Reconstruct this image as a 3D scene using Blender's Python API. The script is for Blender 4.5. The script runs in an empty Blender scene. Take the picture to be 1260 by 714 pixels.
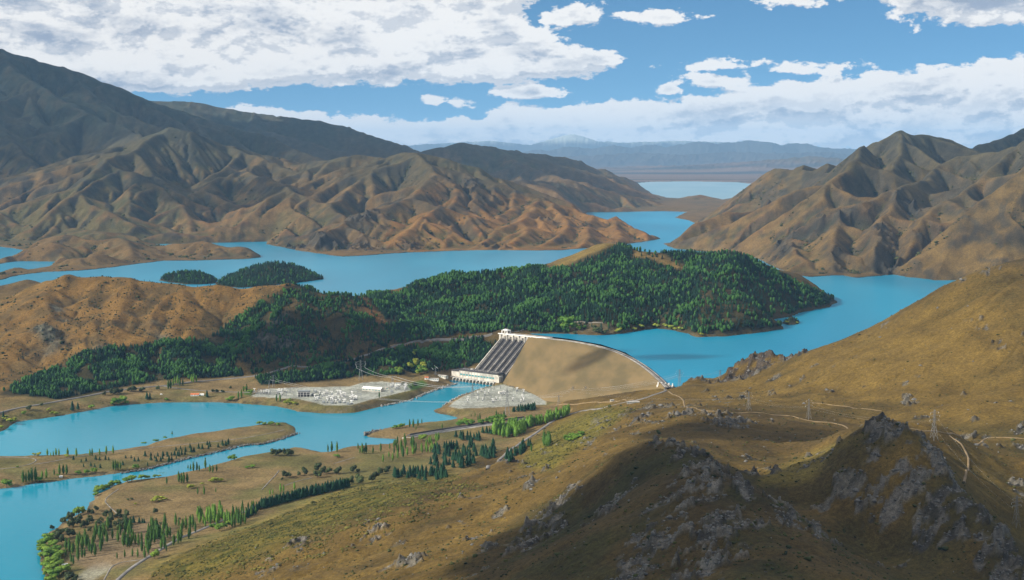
HAZE = 1.6e-5; EXPO = 0.75
import bpy, math, random
import numpy as np
from mathutils import Vector
random.seed(7)
rng = np.random.default_rng(11)

# ------------------------------------------------------------------ camera model
F = 1650.0            # focal length in units of a 1260 px wide picture
HC = 545.0            # camera height above the lower river (metres)
LAKE = 93.0           # level of the upper lake
TH = math.atan(169.0 / F)
CT, ST = math.cos(TH), math.sin(TH)

def ray(px, py):
    u = (px - 630.0) / F; v = (357.0 - py) / F
    return (u, CT + v * ST, -ST + v * CT)

def P(px, py, Y):
    """point of the place on the sight line (px, py) at the distance Y"""
    d = ray(px, py); s = Y / d[1]
    return (d[0] * s, Y, HC + d[2] * s)

def G(px, py, z=0.0):
    """point of the place on the sight line (px, py) at the height z"""
    d = ray(px, py); s = (z - HC) / d[2]
    return (d[0] * s, d[1] * s, z)

def L(px, py): return G(px, py, LAKE)

# ------------------------------------------------------------------ numpy noise
_perm = rng.permutation(4096).astype(np.int64)
_ang = rng.random(4096) * 2 * np.pi
_gx, _gy = np.cos(_ang), np.sin(_ang)

def noise(x, y, seed=0):
    xi = np.floor(x).astype(np.int64); yi = np.floor(y).astype(np.int64)
    fx = x - xi; fy = y - yi
    u = fx * fx * fx * (fx * (fx * 6 - 15) + 10); v = fy * fy * fy * (fy * (fy * 6 - 15) + 10)
    def g(ix, iy, dx, dy):
        h = _perm[(_perm[(ix + seed * 131) & 4095] + iy) & 4095]
        return _gx[h] * dx + _gy[h] * dy
    a = g(xi, yi, fx, fy); b = g(xi + 1, yi, fx - 1, fy)
    c = g(xi, yi + 1, fx, fy - 1); d = g(xi + 1, yi + 1, fx - 1, fy - 1)
    return ((a * (1 - u) + b * u) * (1 - v) + (c * (1 - u) + d * u) * v) * 1.5

def fbm(x, y, scale, octs=4, seed=0, gain=0.5):
    s = np.zeros_like(x); a = 1.0; f = 1.0 / scale
    for k in range(octs):
        s += a * noise(x * f + 17.3 * k, y * f - 9.1 * k, seed + k); a *= gain; f *= 2.03
    return s

def ridged(x, y, scale, octs=4, seed=0, gain=0.55):
    s = np.zeros_like(x); a = 1.0; f = 1.0 / scale; w = np.ones_like(x)
    for k in range(octs):
        n = 1 - np.abs(noise(x * f + 7.7 * k, y * f + 3.1 * k, seed + k)) * 2.0
        n = n * n * w; s += a * n; w = np.clip(n * 1.6, 0, 1); a *= gain; f *= 2.05
    return s

def sst(a, b, x):
    t = np.clip((x - a) / (b - a), 0, 1); return t * t * (3 - 2 * t)

def smax(a, b, k):
    h = np.clip(0.5 + 0.5 * (b - a) / k, 0, 1)
    return a * (1 - h) + b * h + k * h * (1 - h)

def smin(a, b, k): return -smax(-a, -b, k)

# ------------------------------------------------------------------ polygons
def seg_dist(X, Y, pts, closed=True):
    d2 = np.full(X.shape, 1e18)
    n = len(pts)
    for i in range(n if closed else n - 1):
        ax, ay = pts[i][:2]; bx, by = pts[(i + 1) % n][:2]
        dx, dy = bx - ax, by - ay; q = dx * dx + dy * dy + 1e-9
        t = np.clip(((X - ax) * dx + (Y - ay) * dy) / q, 0, 1)
        np.minimum(d2, (X - ax - t * dx) ** 2 + (Y - ay - t * dy) ** 2, out=d2)
    return np.sqrt(d2)

def inside(X, Y, pts):
    r = np.zeros(X.shape, bool); n = len(pts)
    for i in range(n):
        ax, ay = pts[i][:2]; bx, by = pts[(i + 1) % n][:2]
        if ay == by: continue
        r ^= ((ay > Y) != (by > Y)) & (X < (bx - ax) * (Y - ay) / (by - ay) + ax)
    return r

def sdist(X, Y, pts):
    """positive inside"""
    d = seg_dist(X, Y, pts); return np.where(inside(X, Y, pts), d, -d)

def near_mask(X, Y, pts, m):
    xs = [p[0] for p in pts]; ys = [p[1] for p in pts]
    return (X > min(xs) - m) & (X < max(xs) + m) & (Y > min(ys) - m) & (Y < max(ys) + m)
# ------------------------------------------------------------------ camera, sun, sky
cam_d = bpy.data.cameras.new("camera"); cam = bpy.data.objects.new("camera", cam_d); bpy.context.scene.collection.objects.link(cam)
cam.location = (0, 0, HC); cam.rotation_euler = (math.pi / 2 - TH, 0, 0)
cam_d.sensor_width = 36; cam_d.lens = 36 * F / 1260; cam_d.clip_start = 5; cam_d.clip_end = 400000
sc = bpy.context.scene; sc.camera = cam
SUN_EL = math.radians(29); SUN_AZ = math.radians(-108)     # azimuth from +Y, clockwise
sdir = Vector((math.sin(SUN_AZ) * math.cos(SUN_EL), math.cos(SUN_AZ) * math.cos(SUN_EL), math.sin(SUN_EL)))
sl = bpy.data.lights.new("sun", 'SUN'); so = bpy.data.objects.new("sun", sl); sc.collection.objects.link(so)
sl.energy = 4.5; sl.angle = math.radians(0.5); sl.color = (1.0, 0.92, 0.79)
so.rotation_euler = (-sdir).to_track_quat('-Z', 'Y').to_euler()
# ------------------------------------------------------------------ traced shores
lake_poly = [L(*p) for p in [
 (-500,352),(-150,348),(0,345),(22,339),(54,335),(101,333),(140,329),(168,325),(202,321),(235,321),(269,320),(300,319),(321,317),
 (318,313),(300,308),(282,305),(232,302),(183,303),(183,300.5),(232,300),(282,298.5),(329,297.5),(329,301),(349,305),(370,309),(390,312),
 (420,316),(445,315),(470,313),(500,311),(554,309),(590,308),(622,308),(660,308.5),(692,308),(750,303),(790,298),(812,294),
 (790,288),(740,275),(719,264),(722,261.5),(760,261),(816,260),(845,261),(838,264),(830,268),(845,271),(857,275),(853,281),(874,286),
 (900,286),(924,288),(915,293),(904,296.5),(870,296.5),(835,297.5),(815,300),(830,306),(880,311),(930,317),(960,332),(976,338),(995,341),(1015,340),(1035,339),
 (1055,342),(1077,340),(1099,338),(1115,341),(1129,342),(1150,345),(1176,345),(1250,350),(1450,355),
 (1500,440),(1300,436),(1136,430),(1050,442),(1000,452),(968,456),(930,459),(899,463),(880,467),(863,466),(852,470),(840,475),(832,478),
 (822,474),(800,455),(785,445),(770,436),(740,426),(700,418.5),(660,412.5),(645,411.5),(655,410.5),(689,411),(739,413),(760,411),(783,408),
 (806,404),(825,406),(840,409),(860,415),(890,414),(924,411),(964,405),(958,398),(947,394),(974,390),(984,385),(1005,381),(1021,378),(1030,372),
 (1010,362),(960,350),(900,335),(820,325),(750,320),(692,328),(640,343),(580,350),(531,356),(500,366),(480,368),(420,368),(356,362),
 (300,362),(200,360),(100,358),(80,357),(60,352),(34,350),(0,352),(-150,360),(-500,366)]]
lake_holes = [[L(*p) for p in q] for q in [
 [(196,345),(208,348),(228,350),(245,350.5),(264,349),(268,345),(250,341),(225,339),(205,341)],
 [(264,350),(275,353),(292,354.5),(322,353),(345,350.5),(370,348),(401,343.5),(380,338),(336,334),(300,337),(275,343)],
 [(963,398),(970,400.5),(985,399),(983,396),(968,394.5)]]]
far_lakes = [[L(*p) for p in q] for q in [
 [(-500,303),(-150,303),(0,304),(18,306),(31,309),(24,315),(12,318),(0,321),(-150,325),(-500,330)],
 [(-300,327),(-100,326),(0,325),(20,321.5),(69,322),(60,328),(35,332),(20,334),(0,336),(-100,338),(-300,340)],
 [(770,227),(800,224),(850,223.5),(905,224.5),(960,230),(970,242),(899,244),(884,246.3),(860,246),(840,244.5),(822,243.5),(800,238),(785,232)]]]
river_poly = [G(*p) for p in [
 (-500,560),(-150,545),(0,532),(21,519),(71,512.5),(102,506.5),(138,500),(162,497.5),(202,495.5),(260,495),(300,496.5),(340,500),(367,506.5),
 (395,508.5),(420,508.5),(450,504),(480,497.5),(505,492),(527,482.5),(545,477),(561,472),(568,467),(590,470),(605,474),
 (598,477.5),(574,485),(561,490),(547,499),(534,505),(536,508),(545,510),(561,513),(564,515),(548,519),(519,522),(481,527),(462,531),(448,535.5),
 (456,538),(488,540.5),(481,547),(455,549),(426,551.5),(400,558),(380,553),(360,552.5),(336,557),(300,563),(281,567.5),(238,580),(202,588),(167,592.5),
 (143,596),(119,608),(112,618),(107,627),(90,637),(76,645),(57,658),(48,673),(50,687),(55,711),(58,760),(-700,760)]]
spit_poly = [G(*p) for p in [(-600,575),(0,562),(20,562),(40,561),(95,560),(143,555),(176,549.5),(202,541.5),(238,534.5),(300,526),(330,521.5),(352,520),(362,525),(365,532),(352,540),
 (330,545),(300,547),(262,557),(226,565),(205,571),(179,577),(143,583),(115,586),(90,589),(67,593),(43,595),(28,598),(14,600),(0,602),(-600,640)]]

# ------------------------------------------------------------------ grid of the land (finer where it lies nearer)
def grid_axes(q=1.0):
    ta = np.concatenate([np.linspace(-0.66, -0.40, int(70 * q), endpoint=False), np.linspace(-0.40, 0.40, int(900 * q), endpoint=False), np.linspace(0.40, 0.66, int(71 * q))])
    rr = []
    def seg(a, b, n): rr.append(np.linspace(a, b, max(4, int(n * q)), endpoint=False))
    rr.append(np.exp(np.linspace(math.log(330), math.log(850), max(4, int(110 * q)), endpoint=False)))
    seg(850, 1500, 150); seg(1500, 2800, 190); seg(2800, 4300, 170); seg(4300, 8800, 400); seg(8800, 11500, 110); seg(11500, 16500, 80)
    rr.append(np.exp(np.linspace(math.log(16500), math.log(62000), max(4, int(110 * q)))))
    return ta, np.concatenate(rr)
QUAL = 1.0
TA, RR = grid_axes(QUAL)
GX = TA[None, :] * RR[:, None]
GY = np.broadcast_to(RR[:, None], GX.shape).copy()
NR, NC = GX.shape
print('grid', NR, NC)

# ------------------------------------------------------------------ near land: thin plate through surveyed points
ctrl = []
def cz(z, *pp):
    for px, py in pp: ctrl.append(G(px, py, z))
def cy(*pp):
    for px, py, Y in pp: ctrl.append(P(px, py, Y))
# valley floor and banks
cz(8, (0,540),(100,520),(200,500),(300,510),(60,640),(20,690),(-150,560),(-200,690),(400,530),(560,480),(0,580),(150,570),(300,535))
cz(9, (130,620),(200,600),(300,575),(380,562),(430,560),(500,530),(540,515),(600,512),(560,508))
cz(8, (150,650),(100,690),(250,620),(320,600),(400,585))
cz(12, (200,660),(260,640),(330,618),(400,600),(450,590),(500,572),(560,560),(600,545),(620,530))
cz(20, (150,714),(190,690),(245,668),(310,645),(380,618),(430,603),(490,590),(540,585))
cz(13, (0,515),(60,500),(130,485),(200,478),(260,475),(330,480),(400,475),(460,470),(520,465),(370,490),(440,490),(480,485))
cz(22, (0,495),(60,484),(120,474),(200,466),(300,462),(400,460),(450,458),(500,455),(550,455))
cz(12, (580,482),(620,485),(650,492),(560,498),(600,498)); cz(14,(590,466),(560,464))
cz(14, (680,500),(640,505),(690,510)); cz(13,(621,473),(641,478.5),(655,484)); cz(15,(673,494)); cz(31,(700,493)); cz(45,(725,490)); cz(57,(750,487)); cz(69,(772,483)); cz(79,(790,480)); cz(24, (620,520),(660,512)); cz(20,(700,505))
cz(30, (600,458),(560,445)); cz(60, (590,435),(540,430)); cz(90, (600,412),(560,412),(640,408)); cz(70,(480,432)); cz(45,(420,442)); cz(30,(340,456))
cz(75,(640,425)); cz(40, (620,445))
# the field below the right hills
cz(30, (600,568),(640,548),(680,528)); cz(40,(700,515)); cz(60, (660,545),(700,525)); cz(85, (670,560),(710,535),(740,505)); cz(22,(600,590))
cz(105, (700,545),(745,515),(780,500),(812,492)); cz(40,(640,562))
# near hill
cy((560,587,1990),(610,571,1890),(640,567,1850),(680,577,1700),(720,560,1600),(760,545,1450),(800,536,1300),(840,551,1220),(880,574,1150),(950,619,1060),(1010,664,980),(1090,714,900))
cy((800,600,1150),(800,714,930),(900,714,860),(720,640,1230),(630,714,1050),(630,640,1350),(560,640,1480),(450,714,1280),(450,640,1560),(500,600,1870),(300,714,1480),(300,670,1650),(350,650,1740),(400,625,1850),(180,714,1600),(560,680,1250),(720,714,980),(700,600,1420),(1000,714,870))
cy((300,900,950),(700,1000,560),(1000,900,640),(500,1000,700),(900,1200,420),(1300,1000,600))
# hollow and rocky peak
cy((860,545,1560),(930,589,1390),(880,560,1500),(1000,560,1560),(985,600,1330),(1040,643,1195),(1005,626,1245),(1095,690,1145),(1150,714,1075))
cy((1095,519,1300),(1065,530,1310),(1035,546,1315),(980,570,1330),(935,588,1355),(1120,532,1280),(1150,560,1240),(1180,600,1190),(1210,640,1140),(1240,690,1080),(1270,740,1030))
cy((1095,560,1245),(1095,600,1215),(1095,650,1175),(1160,640,1150),(1050,600,1225),(1150,520,1600),(1220,560,1620),(1200,580,1480),(1250,600,1480),(1250,660,1310),(1255,714,1200),(1330,650,1350),(1330,560,1600),(1400,740,1100))
cy((1045,528,1560),(1150,545,1450))
for p_ in ((840,551,1220),(880,574,1150),(920,597,1105),(950,619,1060),(980,641,1020),(1010,664,980),(1050,690,940),(1090,714,900)):
    q_ = P(*p_); ctrl.append((q_[0] + 42, q_[1] + 52, q_[2] - 30))
# mid hills under the track
cy((825,514,1900),(870,509,1900),(910,520,1880),(850,535,1700),(900,540,1700),(980,545,1720),(950,530,1800),(800,510,2050),(1000,520,1900),(1080,528,1850),(1130,530,1850),(1200,535,1800),(1260,540,1750),(1350,545,1700))
# big right ridge
cy((850,492,2350),(900,500,2150),(1000,490,2150),(1000,460,2300),(1000,432,2480),(1058,413,2470),(1102,391,2460),(1136,370,2450),(1176,346,2430),(1210,334,2410),(1233,331,2400),(1262,332,2380),(1320,310,2350),(1400,280,2300),(1500,250,2250))
cy((1080,480,2120),(1130,450,2170),(1180,480,2020),(1230,430,2120),(1230,380,2250),(1300,480,1950),(1320,400,2150),(1400,450,1950),(940,480,2350),(900,466,2580),(940,458,2560),(968,440,2520),(860,470,2560),(845,476,2480),(1233,500,1900),(1150,400,2320))
cz(97, (826,478)); cz(95,(860,466),(900,462)); cz(92, (1000,447),(1136,424),(1300,430))
# ground left and behind (kept low; the ridges are added on top)
for Y in (3600, 4200, 5200): cy(*[(px, 188 + F * (HC - 60) / Y, Y) for px in (-300, 0, 300, 600, 900, 1200, 1500)])
cz(20, (-300,520),(-300,490)); 

C = np.array(ctrl); Cs = C[:, :2] / 1000.0
def tps_fit(p, z, lam):
    d = np.linalg.norm(p[:, None] - p[None], axis=2)
    K = np.where(d > 0, d * d * np.log(d + 1e-12), 0) + np.eye(len(p)) * lam
    A = np.zeros((len(p) + 3,) * 2); A[:len(p), :len(p)] = K
    A[:len(p), -3:] = np.c_[np.ones(len(p)), p]; A[-3:, :len(p)] = A[:len(p), -3:].T
    return np.linalg.solve(A, np.r_[z, 0, 0, 0])
W = tps_fit(Cs, C[:, 2], 0.0006)
def tps_eval(X, Y):
    out = np.empty(X.size); xs = X.ravel() / 1000; ys = Y.ravel() / 1000
    for a in range(0, X.size, 40000):
        x = xs[a:a+40000]; y = ys[a:a+40000]
        d2 = (x[:, None] - Cs[None, :, 0]) ** 2 + (y[:, None] - Cs[None, :, 1]) ** 2
        out[a:a+40000] = (0.5 * d2 * np.log(d2 + 1e-12)) @ W[:-3] + W[-3] + W[-2] * x + W[-1] * y
    return out.reshape(X.shape)

nrow = int(np.searchsorted(RR, 4700))
base = np.full(GX.shape, 60.0)
tz = tps_eval(GX[:nrow], GY[:nrow])
fade = sst(3500, 4600, GY[:nrow])
base[:nrow] = tz * (1 - fade) + 60 * fade
NOISEFREE = base.copy()

# ------------------------------------------------------------------ ridges and spurs
cone = np.full(GX.shape, -1e4)
def seg_field(a, b, s, r, top=None):
    """raise the land to a ridge running a-b whose flanks fall at slope s, rounded over r metres"""
    zm = max(a[2], b[2]); R = (zm - 20) / s + 3 * r
    if R <= 0: return
    y0, y1 = min(a[1], b[1]) - R, max(a[1], b[1]) + R
    i0, i1 = np.searchsorted(RR, y0), np.searchsorted(RR, y1)
    if i1 <= i0: return
    yy0, yy1 = max(y0, RR[0]), y1
    xs0, xs1 = min(a[0], b[0]) - R, max(a[0], b[0]) + R
    t0 = min(xs0 / yy0, xs0 / yy1); t1 = max(xs1 / yy0, xs1 / yy1)
    j0, j1 = np.searchsorted(TA, t0), np.searchsorted(TA, t1)
    if j1 <= j0: return
    X = WX[i0:i1, j0:j1]; Y = WY[i0:i1, j0:j1]
    dx, dy = b[0] - a[0], b[1] - a[1]; q = dx * dx + dy * dy + 1e-9
    t = np.clip(((X - a[0]) * dx + (Y - a[1]) * dy) / q, 0, 1)
    d = np.sqrt((X - a[0] - t * dx) ** 2 + (Y - a[1] - t * dy) ** 2)
    z = a[2] + (b[2] - a[2]) * t - s * (np.sqrt(d * d + r * r) - r)
    c = cone[i0:i1, j0:j1]
    r_ = r
    k = 0.3 * r
    np.copyto(c, smax(c, z, k))

def auto_spurs(pts, s, base_z, space, depth, rnd, drop=0.62, r=18, side=(1, -1), minlen=60):
    out = []
    for i in range(len(pts) - 1):
        a, b = pts[i], pts[i + 1]
        dx, dy = b[0] - a[0], b[1] - a[1]; ln = math.hypot(dx, dy)
        if ln < 1: continue
        ux, uy = dx / ln, dy / ln
        down = 1 if b[2] <= a[2] else -1
        pos = rnd.uniform(0.2, 0.9) * space; sd = rnd.choice(side)
        while pos < ln:
            t = pos / ln
            z = a[2] + (b[2] - a[2]) * t
            hgt = z - base_z
            if hgt > 25:
                nx, ny = -uy * sd, ux * sd
                lean = rnd.uniform(0.1, 0.8) * down
                vx, vy = nx + ux * lean, ny + uy * lean; q = math.hypot(vx, vy); vx /= q; vy /= q
                length = min(hgt / (s * drop), 9 * space) * rnd.uniform(0.7, 1.1)
                if length > minlen:
                    n = 5; sp = []; x, y = a[0] + dx * t, a[1] + dy * t
                    ang = math.atan2(vy, vx); z0 = z - r * 0.12
                    zend = z - length * s * drop * rnd.uniform(0.85, 1.1)
                    for kx in range(n + 1):
                        f = kx / n
                        # convex at the top, even further down
                        zz = z0 + (zend - z0) * (0.75 * f + 0.25 * f * f)
                        sp.append((x, y, zz))
                        ang += rnd.gauss(0, 0.22)
                        x += math.cos(ang) * length / n; y += math.sin(ang) * length / n
                    out.append(sp)
            pos += space * rnd.uniform(0.6, 1.4)
            sd = -sd if len(side) > 1 else sd
    res = list(out)
    if depth > 1:
        for sp in out: res += auto_spurs(sp, s * 1.05, base_z, space * 0.5, depth - 1, rnd, drop, r * 0.6, (1, -1), minlen * 0.5)
    return res

WARP = 1.0
WX = GX + (fbm(GX, GY, 900, 3, 3) * 60 + fbm(GX, GY, 260, 2, 9) * 12) * sst(3000, 5500, GY)
WY = GY + (fbm(GX, GY, 900, 3, 5) * 60 + fbm(GX, GY, 260, 2, 14) * 12) * sst(3000, 5500, GY)

def warp_at(p):  # move a surveyed ridge point so that it lands where it was surveyed after the warp
    x, y = np.array([p[0]]), np.array([p[1]])
    m = sst(3000, 5500, y)
    return (float(x[0] + (fbm(x, y, 900, 3, 3) * 60 + fbm(x, y, 260, 2, 9) * 12)[0] * m[0]),
            float(y[0] + (fbm(x, y, 900, 3, 5) * 60 + fbm(x, y, 260, 2, 14) * 12)[0] * m[0]), p[2])

def ridge(pts, s=0.5, r=25, auto=None, seed=1):
    """pts in (px, py, Y)"""
    q = [warp_at(P(*p)) for p in pts]
    k_ = (1.7 if pts[0][0] > 835 and pts[0][2] < 9000 else 1.38) if min(p[2] for p in pts) > 4880 and s > .4 else 1.0; s0_ = s; s = s * k_; drop = .62 / k_ if k_ > 1 else .62
    r = r * 0.6
    for a, b in zip(q, q[1:]): seg_field(a, b, s, r)
    if auto:
        space, depth, bz = auto[:3]; side = auto[3] if len(auto) > 3 else (1, -1)
        rnd = random.Random(seed)
        for sp in auto_spurs(q, s, bz, space * (1.15 if k_ > 1 else 1), depth, rnd, drop=drop, r=r * 0.8, side=side):
            for a, b in zip(sp, sp[1:]): seg_field(a, b, s * 1.0, r * 0.55)

# great mountain on the left
ridge([(-500,0,10300),(-300,15,10500),(-100,38,10800),(0,60,11000),(40,71,11000),(77,81,11000),(134,102,11000),(181,121,11000),(235,141,11000),(286,155,10900),(336,168,10700),(370,185,10400),(410,200,10000)], 0.62, 60, (620, 2, 120), 2)
ridge([(0,60,11000),(22,88,10500),(62,114,10000),(100,135,9700),(140,152,9300),(172,165,8900)], 0.6, 50, (420, 2, 120), 3)
ridge([(-60,90,10300),(-20,130,9600),(10,165,9000),(40,200,8400),(70,235,7700),(90,262,7300)], 0.6, 45, (400, 2, 110), 4)
ridge([(-150,110,9800),(-100,170,8900),(-60,220,8000),(-20,260,7300),(10,290,6950)], 0.55, 45, (400, 2, 100), 5)
ridge([(20,88,10500),(50,150,9500),(75,190,8900),(95,215,8300)], 0.6, 40, (400, 1, 110), 6)
# hills in front of it
ridge([(152,190,8600),(175,168,8500),(208,155,8400),(235,161,8400),(279,178,8500),(336,192,8600),(400,206,8700)], 0.55, 40, (300, 2, 120), 7)
ridge([(208,156,8400),(178,172,8150),(165,183,7950),(135,194,7700),(118,208,7500),(95,232,7250),(62,255,7050),(40,272,6950)], 0.55, 34, (260, 2, 100), 8)
ridge([(165,183,7950),(180,205,7700),(205,225,7500),(218,235,7350)], 0.55, 30, (240, 1, 100), 9)
ridge([(336,192,8550),(302,207,8050),(262,222,7700),(236,237,7400),(215,257,7150),(190,280,6880)], 0.55, 32, (260, 2, 100), 10)
ridge([(300,207,8050),(320,215,7700),(345,222,7450),(364,234,7250),(341,248,7000),(326,270,6800),(300,285,6750)], 0.55, 28, (220, 2, 100), 11)
ridge([(364,234,7250),(385,243,7150),(402,250,7000),(420,262,6800)], 0.55, 28, (220, 1, 100), 12)
ridge([(95,232,7250),(110,250,7050),(140,262,6900),(165,275,6800)], 0.5, 28, (220, 1, 100), 13)
ridge([(-40,250,7300),(0,262,7150),(25,278,6950),(60,285,6900)], 0.4, 24, (220, 1, 98), 14)
ridge([(340,205,8500),(385,198,8500),(420,193,8350),(440,189,8300),(470,193,8250),(440,210,7900),(410,225,7650)], 0.55, 28, (240, 2, 120), 15)
# centre mountain
ridge([(470,194,8250),(487,189,8050),(514,186,7900),(554,195,7900),(588,205,7900),(615,219,7900),(641,242,7600),(664,243,7500),(709,257,7450),(730,264,7350),(756,270,7250),(783,280,7100),(803,291,6900)], 0.55, 32, (250, 2, 110, ), 16)
ridge([(487,189,8050),(465,203,7850),(440,222,7500),(420,240,7200),(407,250,7000)], 0.55, 28, (200, 1, 100), 17)
ridge([(514,186,7900),(537,212,7450),(515,232,7150),(506,240,7050),(480,251,6850),(455,257,6720),(430,268,6520),(400,283,6300),(370,303,6230)], 0.55, 24, (190, 2, 96), 18)
ridge([(430,268,6520),(410,274,6650),(380,285,6600),(350,297,6600),(336,300,6620)], 0.5, 20, (160, 1, 96), 19)
ridge([(506,240,7050),(522,246,6950),(540,251,6850),(515,268,6600),(500,282,6400),(480,298,6200),(471,306,6140)], 0.55, 20, (150, 2, 95), 20)
ridge([(537,212,7450),(560,230,7300),(585,250,7150),(600,262,7050)], 0.5, 24, (200, 1, 100), 21)
ridge([(641,242,7600),(630,256,7250),(610,268,6950),(599,275,6850)], 0.5, 22, (170, 2, 100), 22)
ridge([(664,243,7500),(655,258,7150),(640,270,6850),(607,284,6600),(590,298,6350),(580,305,6240)], 0.5, 20, (150, 2, 95), 23)
ridge([(640,270,6850),(648,282,6600),(630,296,6350),(620,305,6220)], 0.5, 18, (140, 1, 95), 24)
ridge([(680,247,7450),(690,262,7150),(700,276,6850),(685,291,6500),(660,303,6280)], 0.5, 20, (150, 2, 95), 25)
ridge([(730,264,7350),(722,276,6950),(725,290,6550),(715,303,6280)], 0.45, 20, (150, 2, 95), 26)
ridge([(560,231,7300),(552,262,6900),(556,285,6500),(545,304,6230)], 0.5, 20, (150, 2, 95), 27)
ridge([(756,270,7250),(760,283,6900),(765,296,6600)], 0.42, 18, (140, 1, 95), 28)
# ranges behind the centre
ridge([(628,222,9700),(650,221,10200),(668,222,10500),(705,222,10600),(722,228,10800),(760,236,11000),(800,245,11300),(818,252.5,11500)], 0.42, 30, (260, 2, 100), 29)
ridge([(838,247,13000),(850,241,13000),(862,239.5,12800),(884,246,12600)], 0.3, 25, (300, 1, 95), 30)
ridge([(100,112,14200),(150,118,14000),(188,123,14000),(235,124,14000),(286,133,14000),(319,141,14000),(380,146,13800),(420,153,13800),(454,165,13500),(487,175,13300),(521,187,13000),(545,200,12500)], 0.5, 60, (700, 2, 120), 31)
ridge([(500,192,12400),(528,184,12600),(564,175,12700),(605,181,13000),(638,186,13200),(669,190,13600),(712,198,14000),(735,207,14200),(756,215,14700),(790,225,15500),(812,234,15850)], 0.42, 60, (520, 2, 110), 32)
ridge([(605,181,13000),(640,200,12200),(690,216,11600),(720,224,11500)], 0.42, 45, (400, 1, 100), 33)
# right mountain
ridge([(840,268,8900),(857,271,8700),(874,260,8500),(899,240,8300),(924,221,8150),(951,204,8000),(975,194,7800),(1001,185,7500),(1035,172,7200),(1060,173,7100),(1082,173,7000),(1109,159,7050),(1142,165,7200),(1169,169,7300),(1196,184,7500)], 0.62, 30, (392, 1, 110), 34)
ridge([(1170,190,8300),(1196,183,8200),(1225,172,8500),(1260,158,8800),(1330,150,9000),(1500,130,9000)], 0.5, 50, (500, 1, 110), 35)
ridge([(1104,229,5800),(1142,216,6050),(1155,199,6300),(1179,188,6350),(1200,185,6300),(1226,183,6200),(1245,177,6100),(1260,171,6000),(1330,150,5700),(1450,120,5500)], 0.6, 26, (315, 1, 110), 36)
ridge([(1060,175,6800),(1057,182,6600),(1049,198,6300),(1030,214,6100),(1008,229,5950),(970,257,5900),(945,272,6000),(910,283,6400)], 0.6, 26, (280, 1, 96), 37)
ridge([(1049,198,6300),(1040,220,6100),(1030,240,5950)], 0.6, 24, (180, 1, 96), 38)
ridge([(1104,229,5800),(1082,238,5700),(1060,244,5620),(1035,258,5600),(995,270,5650),(970,279,5700),(954,282,5750),(925,290,5900),(907,294,6050)], 0.62, 18, (225, 1, 95), 39)
ridge([(1104,229,5800),(1096,254,5520),(1079,276,5300),(1077,303,5100),(1076,330,4980)], 0.6, 16, (210, 1, 95), 40)
ridge([(1035,258,5600),(1027,284,5350),(1025,312,5100),(1029,333,4980)], 0.6, 16, (195, 1, 95), 41)
ridge([(970,279,5700),(962,290,5500),(985,310,5200),(1003,334,5010)], 0.55, 16, (195, 1, 95), 42)
ridge([(1254,174,6000),(1225,197,5850),(1199,221,5750),(1165,243,5550),(1150,251,5500),(1126,280,5250),(1112,312,5070),(1108,334,4980)], 0.6, 22, (255, 1, 95), 43)
ridge([(1165,243,5550),(1188,256,5350),(1178,280,5180),(1175,300,5080),(1183,335,4880)], 0.55, 20, (225, 1, 95), 44)
ridge([(1300,190,5700),(1262,222,5500),(1240,262,5300),(1232,292,5100),(1235,330,4900)], 0.55, 22, (255, 1, 95), 45)
ridge([(924,222,8120),(918,240,7750),(905,262,7000),(895,280,6900)], 0.5, 22, (180, 1, 95), 46)
ridge([(975,195,7780),(965,215,7250),(950,238,6700),(930,262,6500)], 0.55, 22, (180, 1, 95), 47)
ridge([(1109,160,6900),(1108,185,6600),(1098,205,6300)], 0.6, 22, (180, 1, 110), 48)
ridge([(1400,200,5500),(1380,270,5200),(1370,320,4950)], 0.5, 22, (200, 1, 95), 49)
# low promontories on the left
ridge([(-60,330,5900),(0,320,5900),(20,311,5900),(37,302,5900),(67,290,5900),(91,288,5900),(118,296,5850),(144,290,5900),(175,298,5900)], 0.4, 14, (110, 2, 93), 50)
ridge([(175,298,5900),(190,302,5950),(208,299,5950),(235,297,5950),(249,295,5950),(279,301,5900),(302,303,5850),(318,313,5750)], 0.4, 14, (110, 2, 93), 51)
ridge([(60,332,5230),(85,318,5350),(118,311,5400),(150,319,5450)], 0.4, 12, (100, 2, 93), 52)
ridge([(67,290,5900),(60,305,5600),(45,316,5450)], 0.38, 12, (100, 1, 93), 53)
ridge([(144,290,5900),(160,303,5700),(165,312,5600)], 0.38, 12, (100, 1, 93), 54)
ridge([(249,295,5950),(250,306,5850),(245,314,5770)], 0.38, 12, (90, 1, 93), 55)
ridge([(-100,325,5150),(-20,327,5100),(20,327,5080),(45,334,5050)], 0.35, 12, (100, 1, 93), 56)
ridge([(180,290,6700),(215,285,6750),(260,288,6750),(300,292,6750)], 0.35, 16, (130, 2, 95), 57)
ridge([(90,280,6700),(130,285,6500),(170,292,6500)], 0.35, 16, (130, 2, 95), 58)
# islands
ridge([(208,340,4800),(222,335,4800),(238,335,4790),(255,341,4780)], 0.28, 12, (80, 1, 90), 59)
ridge([(275,345,4780),(305,336,4850),(325,324,4880),(338,321,4880),(352,325,4880),(375,335,4860),(392,341,4840)], 0.34, 12, (90, 1, 90), 60)
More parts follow.
